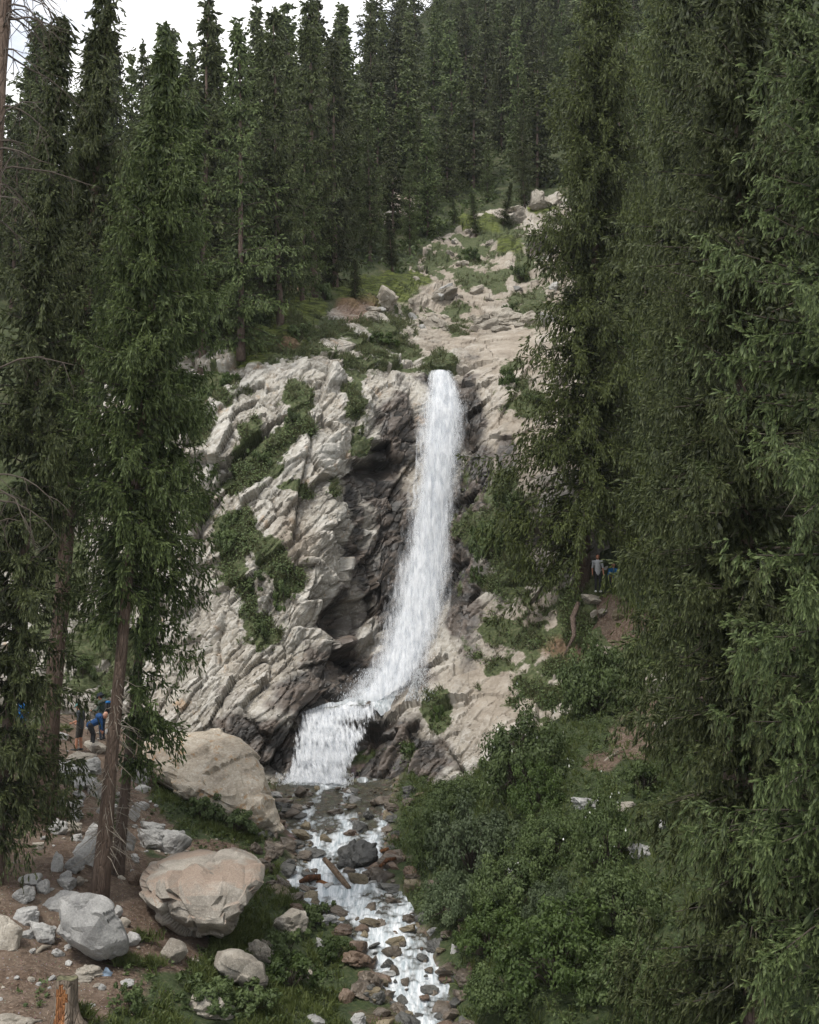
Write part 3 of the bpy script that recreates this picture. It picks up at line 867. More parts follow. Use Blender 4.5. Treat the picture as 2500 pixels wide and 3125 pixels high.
def water_sheet(name, vs, cs, ws, off, seed, mat, nu=30, jit=0.10, wk=1.0, corek=1.0, kind='structure'):
    v = np.linspace(vs[0], vs[-1], 260)
    c = np.interp(v, vs, cs); w = np.interp(v, vs, ws) * wk
    Y0 = np.array([surf(a, b) for a, b in zip(c, v)])
    Y0 = np.convolve(np.pad(Y0, 12, mode='edge'), np.ones(25) / 25, 'valid') - off
    a = np.linspace(-1, 1, nu)
    uu = c[:, None] + a[None] * w[:, None]
    tt = np.linspace(0, 1, 260)[:, None]
    vv = v[:, None] + (1 - tt) ** 8 * 14 * a[None] ** 2 + tt ** 10 * (-26 * np.maximum(a[None], 0) ** 1.5 + 5 * np.sin(a[None] * 9 + seed))
    p = P(uu, vv, Y0[:, None] + 0.25 * a[None] ** 2)
    pf = p.reshape(-1, 3)
    pf = pf + np.stack([0.5 * jit * fbm(pf * np.array([2, 1, 0.5]), 0.8, 3, seed), -jit * (1 + fbm(pf * np.array([2.2, 1, 0.6]), 1.1, 4, seed + 1)), 0 * pf[:, 0]], -1)
    al = np.broadcast_to(a[None], uu.shape).ravel()
    lng = np.broadcast_to(np.cumsum(np.linalg.norm(np.gradient(p[:, nu // 2], axis=0), axis=-1))[:, None], uu.shape).ravel()
    core = corek * (0.30 - 0.44 * np.abs(al) ** 2.2) + 0.04
    core += 0.1 * np.exp(-((np.broadcast_to(v[:, None], uu.shape).ravel() - vs[-1]) / 25.0) ** 2)
    flow = np.stack([pf[:, 0] * 3.4, lng * 0.55, np.full_like(lng, seed * 3.7)], -1)
    o = link(name, mesh_np(name, pf, grid_faces(len(v), nu), [mat], True, dict(core=core, flow=flow)))
    return tag(o, kind=kind)


water_sheet('waterfall', FV, FC, FW, 0.45, 201, M['fall'], wk=0.92)
water_sheet('waterfall', FV, FC + 4, FW, 0.72, 211, M['fall2'], wk=1.10, corek=0.55)
water_sheet('waterfall', FV, FC - 6, FW, 0.25, 221, M['fall2'], wk=1.30, corek=0.45)
water_sheet('waterfall', FV, FC - 4, FW, 0.95, 226, M['veil'], wk=1.75, corek=0.95, jit=0.2)
# the ledge pool between the two drops: white where the fall lands, clear at the lip
ka = np.linspace(0, 1, 60); kb = np.linspace(0, 1, 24)
e0 = P(1062 + 236 * ka, 2126 - 16 * np.sin(ka * 2.6), 48.9 + 0.5 * ka); e1_ = P(940 + 222 * ka, 2166 - 20 * ka, 46.75 + 0.45 * ka)
pw = e0[None] * (1 - kb[:, None, None]) + e1_[None] * kb[:, None, None]
pw[..., 2] -= 0.5 * ka[None] ** 10
pw[..., 2] += 0.05 * fbm(pw.reshape(-1, 3), 2.5, 3, 251).reshape(24, 60) + 0.22 * (1 - kb[:, None]) ** 3
o = link('plunge_pool', mesh_np('plunge_pool', pw.reshape(-1, 3), grid_faces(24, 60), [M['stream']], True,
         dict(core=np.broadcast_to(0.40 - 0.40 * kb[:, None] ** 1.5 * (1 - ka ** 4), (24, 60)).ravel(), flow=(pw * np.array([1.6, 1.2, 0])).reshape(-1, 3)))); tag(o, kind='structure')
# lower cascade over the stepped rock
CVv = np.array([2140, 2165, 2200, 2240, 2290, 2340, 2388], float)
CL = np.array([990, 925, 922, 908, 898, 884, 872], float)
CR = np.array([1150, 1146, 1140, 1110, 1088, 1066, 1052], float)
v = np.linspace(2140, 2390, 150); a = np.linspace(-1, 1, 60)
for k, (off, mt_, ck, sd_) in enumerate([(0.10, M['casc'], 0.03, 231), (0.26, M['fall2'], 0.03, 241)]):
    l_, r_ = np.interp(v, CVv, CL), np.interp(v, CVv, CR)
    uu = (l_ + r_)[:, None] / 2 + a[None] * (r_ - l_)[:, None] / 2 * 1.13
    Yc = np.interp(v, [2140, 2160, 2180, 2220, 2300, 2390], [47.4, 46.9, 46.5, 46.1, 45.5, 44.9]) - off
    un = np.stack([a * 3.1, 0 * a + k, 0 * a], -1)
    tv = ((v - 2140) / 250)[:, None]
    vv = v[:, None] + (1 - tv) ** 6 * (16 * fbm(un, 1.5, 3, 233) + 10)[None] + tv ** 8 * (9 * fbm(un, 2.0, 3, 235))[None]
    p = P(uu, vv, np.broadcast_to(Yc[:, None], uu.shape)).reshape(-1, 3)
    nz = fbm(p * np.array([2.0, 1, 0.8]), 1.2, 4, sd_)
    st = np.abs(((p[:, 2] * 1.3 + 0.5 * nz) % 1.0) - 0.5)
    p = p + np.stack([0 * nz, -0.16 * nz - 0.10 * st, 0 * nz], -1)
    al = np.broadcast_to(a[None], uu.shape).ravel()
    core = ck + 0.09 - 0.32 * np.abs(al) ** 6 + 0.14 * np.exp(-((np.broadcast_to(v[:, None], uu.shape).ravel() - 2388) / 14.0) ** 2)
    core -= 0.16 * np.exp(-(((uu.ravel() - 1095) / 55) ** 2 + ((np.broadcast_to(v[:, None], uu.shape).ravel() - 2205) / 26) ** 2))
    flow = np.stack([p[:, 0] * 4.2 + 0.9 * p[:, 2], p[:, 2] * 1.3, np.full_like(nz, sd_)], -1)
    tag(link('cascade', mesh_np('cascade', p, grid_faces(150, 60), [mt_], True, dict(core=core, flow=flow))), kind='structure')
# thrown spray round the falls: loose drops
dr = []
for (n, vs, cs, ws, off) in [(3600, FV, FC, FW, 0.6), (2600, np.array([2040, 2140.]), np.array([1215, 1160.]), np.array([85, 105.]), 1.0)]:
    v = RNG.uniform(vs[0], vs[-1], n)
    t = RNG.normal(0, 0.45, n); t = np.sign(t) * (0.70 + 0.6 * np.abs(t))
    u = np.interp(v, vs, cs) + t * np.interp(v, vs, ws)
    Y = np.array([surf(np.interp(b, FV, FC), b) for b in v]) - off - RNG.uniform(-0.1, 0.9, n)
    dr.append(P(u, v, Y))
v = RNG.uniform(2360, 2396, 900); dr.append(P(RNG.uniform(840, 1080, 900), v, 44.7 - RNG.uniform(0, 0.5, 900)))
dr = np.vstack(dr); n = len(dr)
ln = RNG.uniform(0.02, 0.09, n); wd = RNG.uniform(0.003, 0.009, n)
V = np.stack([dr + np.stack([-wd, 0 * wd, 0 * wd], -1), dr + np.stack([wd, wd, 0 * wd], -1), dr + np.stack([0 * wd, -wd, ln], -1), dr + np.stack([0 * wd, 0 * wd, -ln * 0.4], -1)], 1).reshape(-1, 3)
b4 = np.arange(n)[:, None] * 4
o = link('spray', mesh_np('spray', V, np.vstack([b4 + np.array([0, 1, 2]), b4 + np.array([1, 0, 3])]), [M['drop']])); tag(o, kind='stuff')

# ------------------------------------------------------------------ thin air haze
hb = MB(); hb.box((30, 262, 135), (430, 290, 165))
hm = bpy.data.materials.new('haze_air'); hm.use_nodes = True
hm.node_tree.nodes.clear()
ho = hm.node_tree.nodes.new('ShaderNodeOutputMaterial'); hv = hm.node_tree.nodes.new('ShaderNodeVolumePrincipled')
hv.inputs['Color'].default_value = (0.86, 0.90, 0.95, 1); hv.inputs['Density'].default_value = 0.00014
hm.node_tree.links.new(hv.outputs['Volume'], ho.inputs['Volume'])
tag(link('haze', hb.mesh('haze', [hm], False)), kind='stuff')

# ------------------------------------------------------------------ spruces
def shoots_mesh(name, base, axis, ln, wd, rnd, mat, needles=0, rng=RNG, blunt=False):
    """needle-clad shoots: little 3-sided spindles, optionally with single needle blades standing off"""
    n = len(base)
    ref = norm(rng.normal(size=(n, 3)))
    a = norm(np.cross(axis, ref)); b = np.cross(axis, a)
    rr = (wd * (0.30 if needles else 0.5))[:, None]
    v = [base]; tip = [0.0]
    m = base + axis * (ln * 0.6)[:, None]
    for k in range(3):
        th = k * 2 * math.pi / 3
        v.append(m + rr * (math.cos(th) * a + math.sin(th) * b)); tip.append(0.5)
    v.append(base + axis * ln[:, None]); tip.append(0.9)
    tri = [(0, 2, 1), (0, 3, 2), (0, 1, 3), (1, 2, 4), (2, 3, 4), (3, 1, 4)]
    nv = 5
    for k in range(needles):
        th = rng.uniform(0, 2 * math.pi, n)[:, None]; s = ((k + rng.uniform(0.1, 0.9, n)) / needles * 0.95)[:, None]
        o_ = np.cos(th) * a + np.sin(th) * b
        p0 = base + axis * ln[:, None] * s
        d = norm(o_ + axis * rng.uniform(0.25, 1.0, n)[:, None])
        sd_ = np.cross(d, o_ + 0.3 * a) * (wd * 0.20)[:, None]
        v += [p0 - sd_, p0 + sd_, p0 + d * (wd * rng.uniform(0.5, 0.75, n))[:, None]]
        tip += [0.3, 0.3, 1.0]
        tri.append((nv, nv + 1, nv + 2)); nv += 3
    V = np.stack(v, 1).reshape(-1, 3)
    F_ = (np.arange(n)[:, None, None] * nv + np.array(tri)[None]).reshape(-1, 3)
    return mesh_np(name, V, F_, [mat], False, dict(tip=np.tile(tip, n), rnd=np.repeat(rnd, nv)))


def spruce_parts(name, rng, H, cb, Rf, nb, hang, sl_, sw, dens, mat, needles=0, dbh=0.4, bark='bark', up=0.25, droop=0.45, gap=0.25, hangshare=0.5, sides=10, twigs=60, zmax=None, az=None, blunt=False, skip=None, whorl=0.6):
    """returns (trunk mesh, crown mesh, branches mesh) of one spruce, base at the origin"""
    t = np.sort(rng.uniform(0, 1, nb) ** 0.95)
    h = cb + (H - cb) * t
    h = np.where(h < H * 0.97, np.round(h / whorl) * whorl + rng.normal(0, 0.10 * whorl, nb), h)
    th = rng.uniform(0, 2 * math.pi, nb) if az is None else rng.uniform(az[0], az[1], nb)
    pn = np.stack([np.cos(th) * 1.1, np.sin(th) * 1.1, h * 0.55], -1)
    cl = np.clip(1 + gap * 2.0 * fbm(pn, 1.0, 3, int(rng.integers(999))), 0.25, 1.5)
    L = np.array([Rf(x) for x in t]) * rng.uniform(0.6, 1.08, nb) * cl + 0.05
    if zmax is not None:
        k = h < zmax
        t, h, th, L = t[k], h[k], th[k], L[k]; nb = len(t)
    if skip is not None:
        k = ~skip(h, th); t, h, th, L = t[k], h[k], th[k], L[k]; nb = len(t)
    upa = up * (0.4 + 1.2 * t) + rng.normal(0, 0.10, nb)
    dra = droop * rng.uniform(0.7, 1.3, nb) * (1.15 - 0.8 * t)
    tipu = 0.22 * rng.uniform(0.5, 1.5, nb)
    rad = np.stack([np.cos(th), np.sin(th), 0 * th], -1); tan_ = np.stack([-np.sin(th), np.cos(th), 0 * th], -1)
    cnt = np.maximum((L * dens).astype(int), 5)
    bi = np.repeat(np.arange(nb), cnt)
    s = 0.12 + 0.88 * rng.uniform(0, 1, len(bi)) ** 0.75

    def bz(bi, s): return L[bi] * (upa[bi] * s - dra[bi] * s ** 2 + tipu[bi] * s ** 5)
    p = rad[bi] * (L[bi] * s)[:, None]; p[:, 2] = h[bi] + bz(bi, s)
    m = len(bi)
    hangm = rng.uniform(size=m) < hangshare
    side = rng.choice([-1, 1], m)
    lat = norm(rad[bi] * rng.uniform(0.3, 1.0, m)[:, None] + tan_[bi] * (side * rng.uniform(0.3, 1.0, m))[:, None] + np.array([0, 0, 1]) * rng.uniform(-0.35, 0.25, m)[:, None])
    dn = norm(np.array([0, 0, -1.0]) + 0.22 * rng.normal(size=(m, 3)) + 0.15 * rad[bi])
    d = np.where(hangm[:, None], dn, lat)
    tl = np.where(hangm, hang * rng.uniform(0.3, 1.0, m) * (1 - 0.55 * t[bi]), np.minimum(0.5, 0.12 + 0.30 * L[bi]) * rng.uniform(0.4, 1.0, m) * (1.15 - 0.6 * s))
    # shoots along each twig
    c2 = np.maximum(np.ceil(tl / (sl_ * 0.55)).astype(int), 1)
    ti = np.repeat(np.arange(m), c2)
    qf = rng.uniform(0, 1, len(ti))
    pos = p[ti] + d[ti] * (tl[ti] * qf)[:, None]
    pos[:, :2] += 0.12 * (qf ** 2)[:, None] * 0 + 0
    ax = norm(d[ti] + 0.50 * norm(rng.normal(size=(len(ti), 3))) + np.where(hangm[ti], -0.25, -0.12)[:, None] * np.array([0, 0, 1.0]) + 0.28 * rad[bi][ti])
    ln = sl_ * rng.uniform(0.6, 1.25, len(ti)); wd = sw * rng.uniform(0.75, 1.2, len(ti))
    br = rng.uniform(0, 1, nb)
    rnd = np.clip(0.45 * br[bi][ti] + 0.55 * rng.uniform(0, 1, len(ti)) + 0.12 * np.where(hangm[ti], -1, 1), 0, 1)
    # oversized dark clumps added near the stem, so no light shows through the crown
    nc = max(int(0.22 * len(pos)), 300)
    kb_ = rng.integers(0, nb, nc); sc0 = rng.uniform(0.03, 0.42, nc)
    pc = rad[kb_] * (L[kb_] * sc0)[:, None]; pc[:, 2] = h[kb_] + bz(kb_, sc0)
    pc += rng.normal(0, 0.10, (nc, 3)) * np.array([1, 1, 1.0])
    pos = np.vstack([pos, pc]); ax = np.vstack([ax, norm(rad[kb_] * 0.4 + rng.normal(0, 0.5, (nc, 3)) + np.array([0, 0, -0.7]))])
    fat = min(2.0, 0.45 / sl_)
    ln = np.concatenate([ln, sl_ * fat * rng.uniform(0.8, 1.3, nc)]); wd = np.concatenate([wd, sw * 2.0 * rng.uniform(0.8, 1.3, nc)])
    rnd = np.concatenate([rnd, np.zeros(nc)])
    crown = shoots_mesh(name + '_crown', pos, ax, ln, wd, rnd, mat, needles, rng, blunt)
    # leader
    tz = np.linspace(-0.4, H * 0.985, 16)
    wob = np.cumsum(rng.normal(0, 0.02, (16, 2)), axis=0) * (tz[:, None] > 0.5)
    tr = dbh / 2 * (1 - np.clip(tz / H, 0, 1)) ** 0.8 + 0.012
    tr[:2] *= np.array([1.45, 1.2])
    mb = MB(); mb.tube(np.column_stack([wob, tz]), tr, sides)
    trunk = mb.mesh(name + '_trunk', [M[bark]])
    # branch wood
    mb = MB()
    sel = np.arange(nb) if nb < 420 else rng.choice(nb, 420, replace=False)
    for k in sel:
        ss = np.linspace(0, 0.72, 5)
        pts = rad[k] * (L[k] * ss)[:, None]; pts[:, 2] = h[k] + bz(np.full(5, k), ss)
        mb.tube(pts, np.linspace(max(0.012, 0.012 + 0.009 * L[k]), 0.006, 5), 3)
    for k in range(twigs):                       # bare dead twigs low on the stem
        z0 = rng.uniform(0.15, 0.75) * cb if cb > 1.5 else rng.uniform(0.1, 0.6) * H
        a_ = rng.uniform(0, 2 * math.pi); l_ = rng.uniform(0.3, 1.1)
        dd = np.array([math.cos(a_), math.sin(a_), rng.uniform(-0.5, 0.3)])
        pts = [np.array([0, 0, z0]) + dd * l_ * q_ + np.array([0, 0, -0.3 * l_ * q_ * q_]) + rng.normal(0, 0.03, 3) * (q_ > 0) for q_ in (0, 0.35, 0.7, 1)]
        mb.tube(pts, [0.012, 0.010, 0.007, 0.003], 3, 1)
    branches = mb.mesh(name + '_branches', [M['twig'], M['twig_pale']])
    return trunk, crown, branches


def place_tree(name, parts, label, cat, loc, sc_=(1, 1, 1), rz=0.0, lean=(0, 0), group=None):
    e = thing(name, label, cat, loc, group)
    e.rotation_euler = (lean[1], lean[0], rz); e.scale = sc_
    if lean != (0, 0):
        e.rotation_mode = 'XYZ'
        e.matrix_world = Matrix.Translation(loc) @ Matrix.Rotation(lean[0], 4, 'Y') @ Matrix.Rotation(lean[1], 4, 'X') @ Matrix.Rotation(rz, 4, 'Z') @ Matrix.Diagonal((*sc_, 1))
    for nm, me in zip(('trunk', 'crown', 'branches'), parts):
        if me is not None: tag(link(nm, me, e), kind='stuff' if nm != 'trunk' else None)
    return e


def rngs(k): return np.random.default_rng(k)


def prof(*pts):
    xs = [a for a, b in pts]; yb = [b for a, b in pts]
    return lambda t: float(np.interp(t, xs, yb))


PB2_LOW = lambda h, th: (h < 7.6) & ((th < -1.5) | (th > 0.5))
FRONT = (-math.pi / 2 - 2.1, -math.pi / 2 + 2.1)
PN = spruce_parts('near_spruce', rngs(1), 19.0, 0.5, prof((0, 1.9), (0.3, 2.1), (0.7, 1.9), (1, 0.2)), 270, 0.75, 0.140, 0.058, 20, M['needle_blue'], 6, 0.34, up=0.15, droop=0.35, hangshare=0.60, zmax=18.5, az=FRONT)
PA = spruce_parts('left_spruce', rngs(2), 22.0, 1.3, prof((0, 1.9), (0.15, 2.4), (0.45, 1.8), (0.8, 0.95), (0.95, 0.3), (1, 0.05)), 300, 0.70, 0.18, 0.078, 17, M['needle_blue'], 3, 0.36, bark='bark', hangshare=0.55, az=FRONT)
PB = spruce_parts('bare_stem_spruce', rngs(3), 21.0, 6.8, prof((0, 1.2), (0.12, 1.8), (0.4, 1.8), (0.75, 1.1), (0.95, 0.3), (1, 0.05)), 260, 0.80, 0.18, 0.078, 17, M['needle'], 3, 0.56, bark='bark_red', hangshare=0.6, twigs=110, az=FRONT)
PC = spruce_parts('right_spruce', rngs(4), 28.0, 0.8, prof((0, 3.6), (0.10, 4.1), (0.25, 3.2), (0.5, 2.4), (0.8, 1.8), (1, 0.15)), 520, 1.0, 0.25, 0.105, 14, M['needle_olive'], 1, 0.50, bark='bark_red', up=0.12, droop=0.5, hangshare=0.65, gap=0.35, az=FRONT,
                  skip=lambda h, th: (h < 2.7) & (th > -1.7) & (th < 0.6))
PB2 = spruce_parts('low_skirt_spruce', rngs(5), 21.0, 3.0, prof((0, 1.0), (0.1, 1.9), (0.25, 2.0), (0.5, 1.7), (0.75, 1.1), (0.95, 0.3), (1, 0.05)), 300, 0.85, 0.18, 0.078, 17, M['needle'], 3, 0.50, bark='bark', hangshare=0.6, twigs=90, az=FRONT, skip=PB2_LOW)
MID = [spruce_parts('mid_spruce', rngs(10 + k), 18.0, [1.2, 2.2, 0.8][k], prof((0, 1.3), (0.12, [2.5, 2.1, 2.7][k]), (0.5, [1.7, 1.5, 1.8][k]), (0.85, 0.6), (1, 0.05)), 200, 0.6, 0.28, 0.14, 8.0,
                    M['needle_far'], 2, 0.34, gap=0.5, whorl=0.75, sides=7, twigs=20) for k in range(3)]
FAR = [spruce_parts('far_spruce', rngs(20 + k), 15.0, 0.8, prof((0, 1.5), (0.10, [2.4, 2.0, 2.7, 2.2][k]), (0.5, [1.5, 1.3, 1.6, 1.4][k]), (0.85, 0.5), (1, 0.03)), 150, 0.45, 0.42, 0.20, 6.0,
                    M['needle_far'], 0, 0.30, gap=0.5, whorl=0.85, sides=5, twigs=0) for k in range(4)]


def tree_from_px(name, parts, H0, label, base_uv, Y, tip_uv, group=None, rz=0.0, wk=1.0, on=None):
    b = P(*base_uv, Y) if on is None else np.array(on)
    tp_ = P(*tip_uv, b[1])
    dx, dz = tp_[0] - b[0], tp_[2] - b[2]
    s = math.hypot(dx, dz) / H0
    return place_tree(name, parts, label, 'tree', tuple(b), (s * wk, s * wk, s), rz, (math.atan2(dx, dz), 0), group)


def on_ground(u, Y):
    x = P(u, 1800, Y)[0]
    return np.array([x, Y, gz(x, Y) - 0.05])


tree_from_px('spruce_tree', PN, 18.6, 'nearest tall spruce with big drooping bluish green branches filling the right edge', None, 0, (2560, -260), on=on_ground(2520, 14.5), rz=0.25, wk=0.95)
tree_from_px('spruce_tree', PN, 18.6, 'large dark spruce with hanging bluish sprays just left of the nearest one', None, 0, (2260, -200), on=on_ground(2270, 19.0), rz=-0.3, wk=0.95)
tree_from_px('spruce_tree', PC, 28.0, 'wide drooping spruce with reddish trunk sheltering a person in a white shirt', None, 0, (1850, -150), on=P(1775, 1785, 50.6), rz=0.0, wk=1.0)
tree_from_px('spruce_tree', PA, 22.0, 'olive green spruce with long hanging sprays between the sheltering one and the nearest', None, 0, (2060, -750), on=on_ground(2150, 37.0), rz=0.3, wk=0.72)
tree_from_px('spruce_tree', PC, 28.0, 'broad spruce with drooping skirts half hidden behind the trees of the right bank', None, 0, (2060, -420), on=on_ground(2130, 45.0), rz=-0.5, wk=0.72)
tree_from_px('spruce_tree', PA, 22.0, 'dark green spruce filling the gap left of the nearest two', None, 0, (2210, -420), on=on_ground(2230, 31.0), rz=0.5, wk=1.2)
tree_from_px('spruce_tree', PA, 22.0, 'spruce just outside the right edge behind the nearest one', None, 0, (2900, -300), on=on_ground(2900, 24.0), rz=0.2, wk=1.15)
tree_from_px('spruce_tree', PA, 22.0, 'spruce just outside the left edge beside the dirt path', None, 0, (-260, -60), on=on_ground(-330, 31.0), rz=-0.3, wk=1.05)
tree_from_px('spruce_tree', PA, 22.0, 'dark spruce in the shade behind the nearest trees on the right bank', None, 0, (2420, -300), on=on_ground(2400, 28.0), rz=-0.2, wk=1.15)
tree_from_px('spruce_tree', PA, 22.0, 'big dark bluish spruce on the left edge, shading the dirt path', None, 0, (190, 40), on=on_ground(10, 27.3), rz=0.3, wk=0.86)
tree_from_px('spruce_tree', PB, 21.0, 'dark columnar spruce reaching above the skyline behind the left edge tree', None, 0, (325, -90), on=on_ground(150, 33.0), rz=-0.4, wk=0.8)
b1 = tree_from_px('spruce_tree', PB, 21.0, 'leaning spruce whose thick bare reddish trunk stands between the boulders', None, 0, (515, 120), on=on_ground(325, 28.0), rz=0.2, wk=0.92)
b2 = tree_from_px('spruce_tree', PB2, 21.0, 'thinner leaning spruce right behind the thick bare trunk', None, 0, (585, 330), on=on_ground(378, 29.8), rz=0.0, wk=0.95)

for e_, k_ in ((b1, 0.66), (b2, 0.56)):
    c_ = [o_ for o_ in e_.children if o_.name.startswith('trunk')][0]; c_.scale = (k_, k_, 1)

# bare dead tree at the left edge
rg = rngs(77)
et = thing('dead_tree', 'leafless tree with reddish trunk and dangling bare twigs at the left edge', 'tree', tuple(on_ground(-150, 16.0)))
b0 = np.array(et.location)
pts = [np.array([0, 0, 0.0])] + [P(u, v, 16.0) - b0 for u, v in [(-110, 2200), (-70, 1500), (-30, 700), (-4, 220), (14, 0), (30, -250)]]
mb = MB(); mb.tube(np.array(pts), [0.20, 0.17, 0.15, 0.13, 0.115, 0.105, 0.09], 10)
link('trunk', mb.mesh('dead_trunk', [M['bark_red']]), et)
mb = MB()
for k in range(36):
    f = rg.uniform(0.30, 1.0)
    z = np.interp(f, np.linspace(0, 1, 7), np.array(pts)[:, 2]); x = np.interp(f, np.linspace(0, 1, 7), np.array(pts)[:, 0])
    a_ = rg.uniform(-1.3, 1.3); l_ = rg.uniform(0.6, 1.7)
    p_ = [np.array([x, 0, z])]
    d_ = np.array([math.cos(a_), math.sin(a_) * 0.8, rg.uniform(-0.2, 0.5)])
    for q_ in range(6):
        p_.append(p_[-1] + d_ * l_ / 6); d_ = norm(d_ + np.array([0, 0, -0.16]) + rg.normal(0, 0.16, 3))
    mb.tube(np.array(p_), np.linspace(0.018, 0.004, 7), 4)
    for q_ in range(5):
        s0 = p_[rg.integers(1, 6)]; d2 = norm(np.array([rg.normal(0.2, 0.5), rg.normal(0, 0.5), rg.uniform(-1.1, 0.0)]))
        pp = [s0]
        for w_ in range(4): pp.append(pp[-1] + d2 * rg.uniform(0.08, 0.2)); d2 = norm(d2 + rg.normal(0, 0.25, 3) + np.array([0, 0, -0.15]))
        mb.tube(np.array(pp), np.linspace(0.007, 0.0025, 5), 3)
tag(link('branches', mb.mesh('dead_branches', [M['twig']]), et), kind='stuff')

# trees one can tell apart on the edge of the cliff
def surf_pt(u, v):
    if v >= 1000:
        i = int(np.clip(np.searchsorted(-vl, -v), 1, NL - 1))
    else:
        j0 = int(np.clip(np.searchsorted(us, u), 1, NU - 1))
        f = (v - 1000) / (ridge[j0] - 1000)
        i = NL + int(np.clip(np.searchsorted(ft, f), 0, NTOP - 1))
    j = int(np.clip(np.searchsorted(us, u), 1, NU - 1))
    return TG[i, j]


EDGE = [((470, 1130), (505, 60), 0, 'tall spruce rising behind the two leaning trunks, its top on the skyline'),
        ((610, 1120), (640, -10), 1, 'narrow spruce at the top of the left cliff with its tip above the skyline'),
        ((735, 1110), (728, 60), 2, 'full grey green spruce rooted on the very brink of the left cliff'),
        ((850, 1010), (835, 20), 0, 'tall dark spruce above the green gully of the left cliff'),
        ((960, 905), (940, -60), 1, 'tall spruce left of the mossy ledge'),
        ((1020, 880), (1020, 120), 2, 'dark bushy spruce behind the mossy ledge'),
        ((1130, 800), (1120, 330), 0, 'mid height spruce on the rocks right above the mossy ledge'),
        ((1310, 650), (1275, 330), 2, 'light green young spruce at the head of the rocky gully'),
        ((1250, 780), (1250, 470), 1, 'fresh green spruce on the edge of the tan scree'),
        ((1600, 640), (1590, 330), 0, 'spruce at the upper end of the scree near the right hand trees')]
for k, (b_, tp_, m_, lab) in enumerate(EDGE):
    p_ = surf_pt(*b_)
    tree_from_px('spruce_tree', MID[m_], 18.0, lab, None, 0, tp_, on=p_ - np.array([0, 0, 0.2]), rz=k * 1.3, group='spruces along the top of the cliff')
SMALL = [((1078, 930), (1082, 790), 'small spruce with a bare brown stem on the red soil ledge'),
         ((1190, 845), (1185, 660), 'slender pale sapling in front of the mossy ledge'),
         ((725, 1100), (700, 900), 'young grey spruce leaning out from the left cliff top'),
         ((1385, 700), (1380, 600), 'little spruce among pale blocks at the top of the scree'),
         ((1450, 720), (1440, 590), 'small dark spruce standing alone on the scree'),
         ((1530, 690), (1560, 560), 'tilted young spruce above the tan rock face')]
for k, (b_, tp_, lab) in enumerate(SMALL):
    p_ = surf_pt(*b_)
    tree_from_px('young_spruce', MID[k % 3], 18.0, lab, None, 0, tp_, on=p_ - np.array([0, 0, 0.1]), rz=k * 2.1, wk=1.8, group='young spruces on the ledges')

# the forest on the slope
rg = rngs(55)
taken = [np.array(o_.location)[:2] for o_ in COL.objects if o_.name.startswith(('spruce_tree', 'young_spruce')) and o_.location.y > 48]
cand = []
for k in range(16000):
    i = NL + int(rg.integers(2, NTOP)); j = int(rg.integers(5, NU - 5))
    p_ = TG[i, j]; u_, v_ = UU[i, j], VV[i, j]
    if u_ < -420 or u_ > 2600: continue
    if rock[i * NU + j] > 0.4: continue
    if 1050 < u_ < 1700 and v_ > 760: continue
    cand.append((p_, u_, v_))
cand.sort(key=lambda c: rg.uniform())
nf = 0
ZN = {}
for p_, u_, v_ in cand:
    sp = 2.7 + 0.012 * (p_[1] - 60)
    if any((p_[0] - q_[0]) ** 2 + (p_[1] - q_[1]) ** 2 < sp * sp for q_ in taken): continue
    taken.append(p_[:2]); nf += 1
    if nf > 290: break
    Ht = rg.uniform(8.5, 15.5) * (1.12 if p_[1] < 80 else 1.0)
    if rg.uniform() < 0.13: Ht *= 0.6
    near = p_[1] < 78
    parts = MID[rg.integers(3)] if near else FAR[rg.integers(4)]
    s = Ht / (18.0 if near else 15.0)
    s_w = s * rg.uniform(0.95, 1.3)
    fv = (v_ - 1000) / (np.interp(u_, us, ridge) - 1000)
    place = ['behind the left edge tree', 'behind the leaning trunks', 'above the left end of the pale cliff', 'above the middle of the left cliff', 'above the mossy ledge', 'above the lip of the waterfall',
             'above the rocky gully', 'above the tan scree', 'beside the wide drooping spruce at right', 'behind the right hand trees'][int(np.searchsorted([180, 450, 650, 850, 1080, 1280, 1450, 1620, 1800], u_))]
    row = ['in the lowest row', 'low on the slope', 'halfway up the slope', 'high on the slope', 'just under the ridge', 'on the skyline ridge'][int(np.searchsorted([0.12, 0.3, 0.5, 0.72, 0.9], fv))]
    size = ['short', 'medium high', 'tall', 'very tall'][int(np.searchsorted([8.5, 11.0, 13.5], Ht))]
    lab = f"{size} {'slender' if s_w / s < 1.12 else 'broad'} spruce {row}, {place}"
    e = place_tree('forest_spruce', parts, lab, 'tree', tuple(p_ - np.array([0, 0, 0.3])), (s_w, s_w, s), rg.uniform(0, 6.28), (rg.normal(0, 0.02), 0),
                   f'spruces of the forest {place}, {row}')

# ------------------------------------------------------------------ bushes
def leaves(name, pos, nrm, size, rnd, mat, rng, aspect=0.55):
    n = len(pos)
    a = norm(np.cross(nrm, rng.normal(size=(n, 3)))); b = np.cross(nrm, a)
    l_ = size[:, None]
    V = np.stack([pos - a * l_ * 0.5, pos + b * l_ * aspect * 0.5 - nrm * l_ * 0.06, pos + a * l_ * 0.5, pos - b * l_ * aspect * 0.5 - nrm * l_ * 0.06], 1).reshape(-1, 3)
    b4 = np.arange(n)[:, None] * 4
    F_ = np.stack([b4 + np.array([0, 1, 2]), b4 + np.array([0, 2, 3])], 1).reshape(-1, 3)
    return mesh_np(name, V, F_, [mat], False, dict(rnd=np.repeat(rnd, 4)))


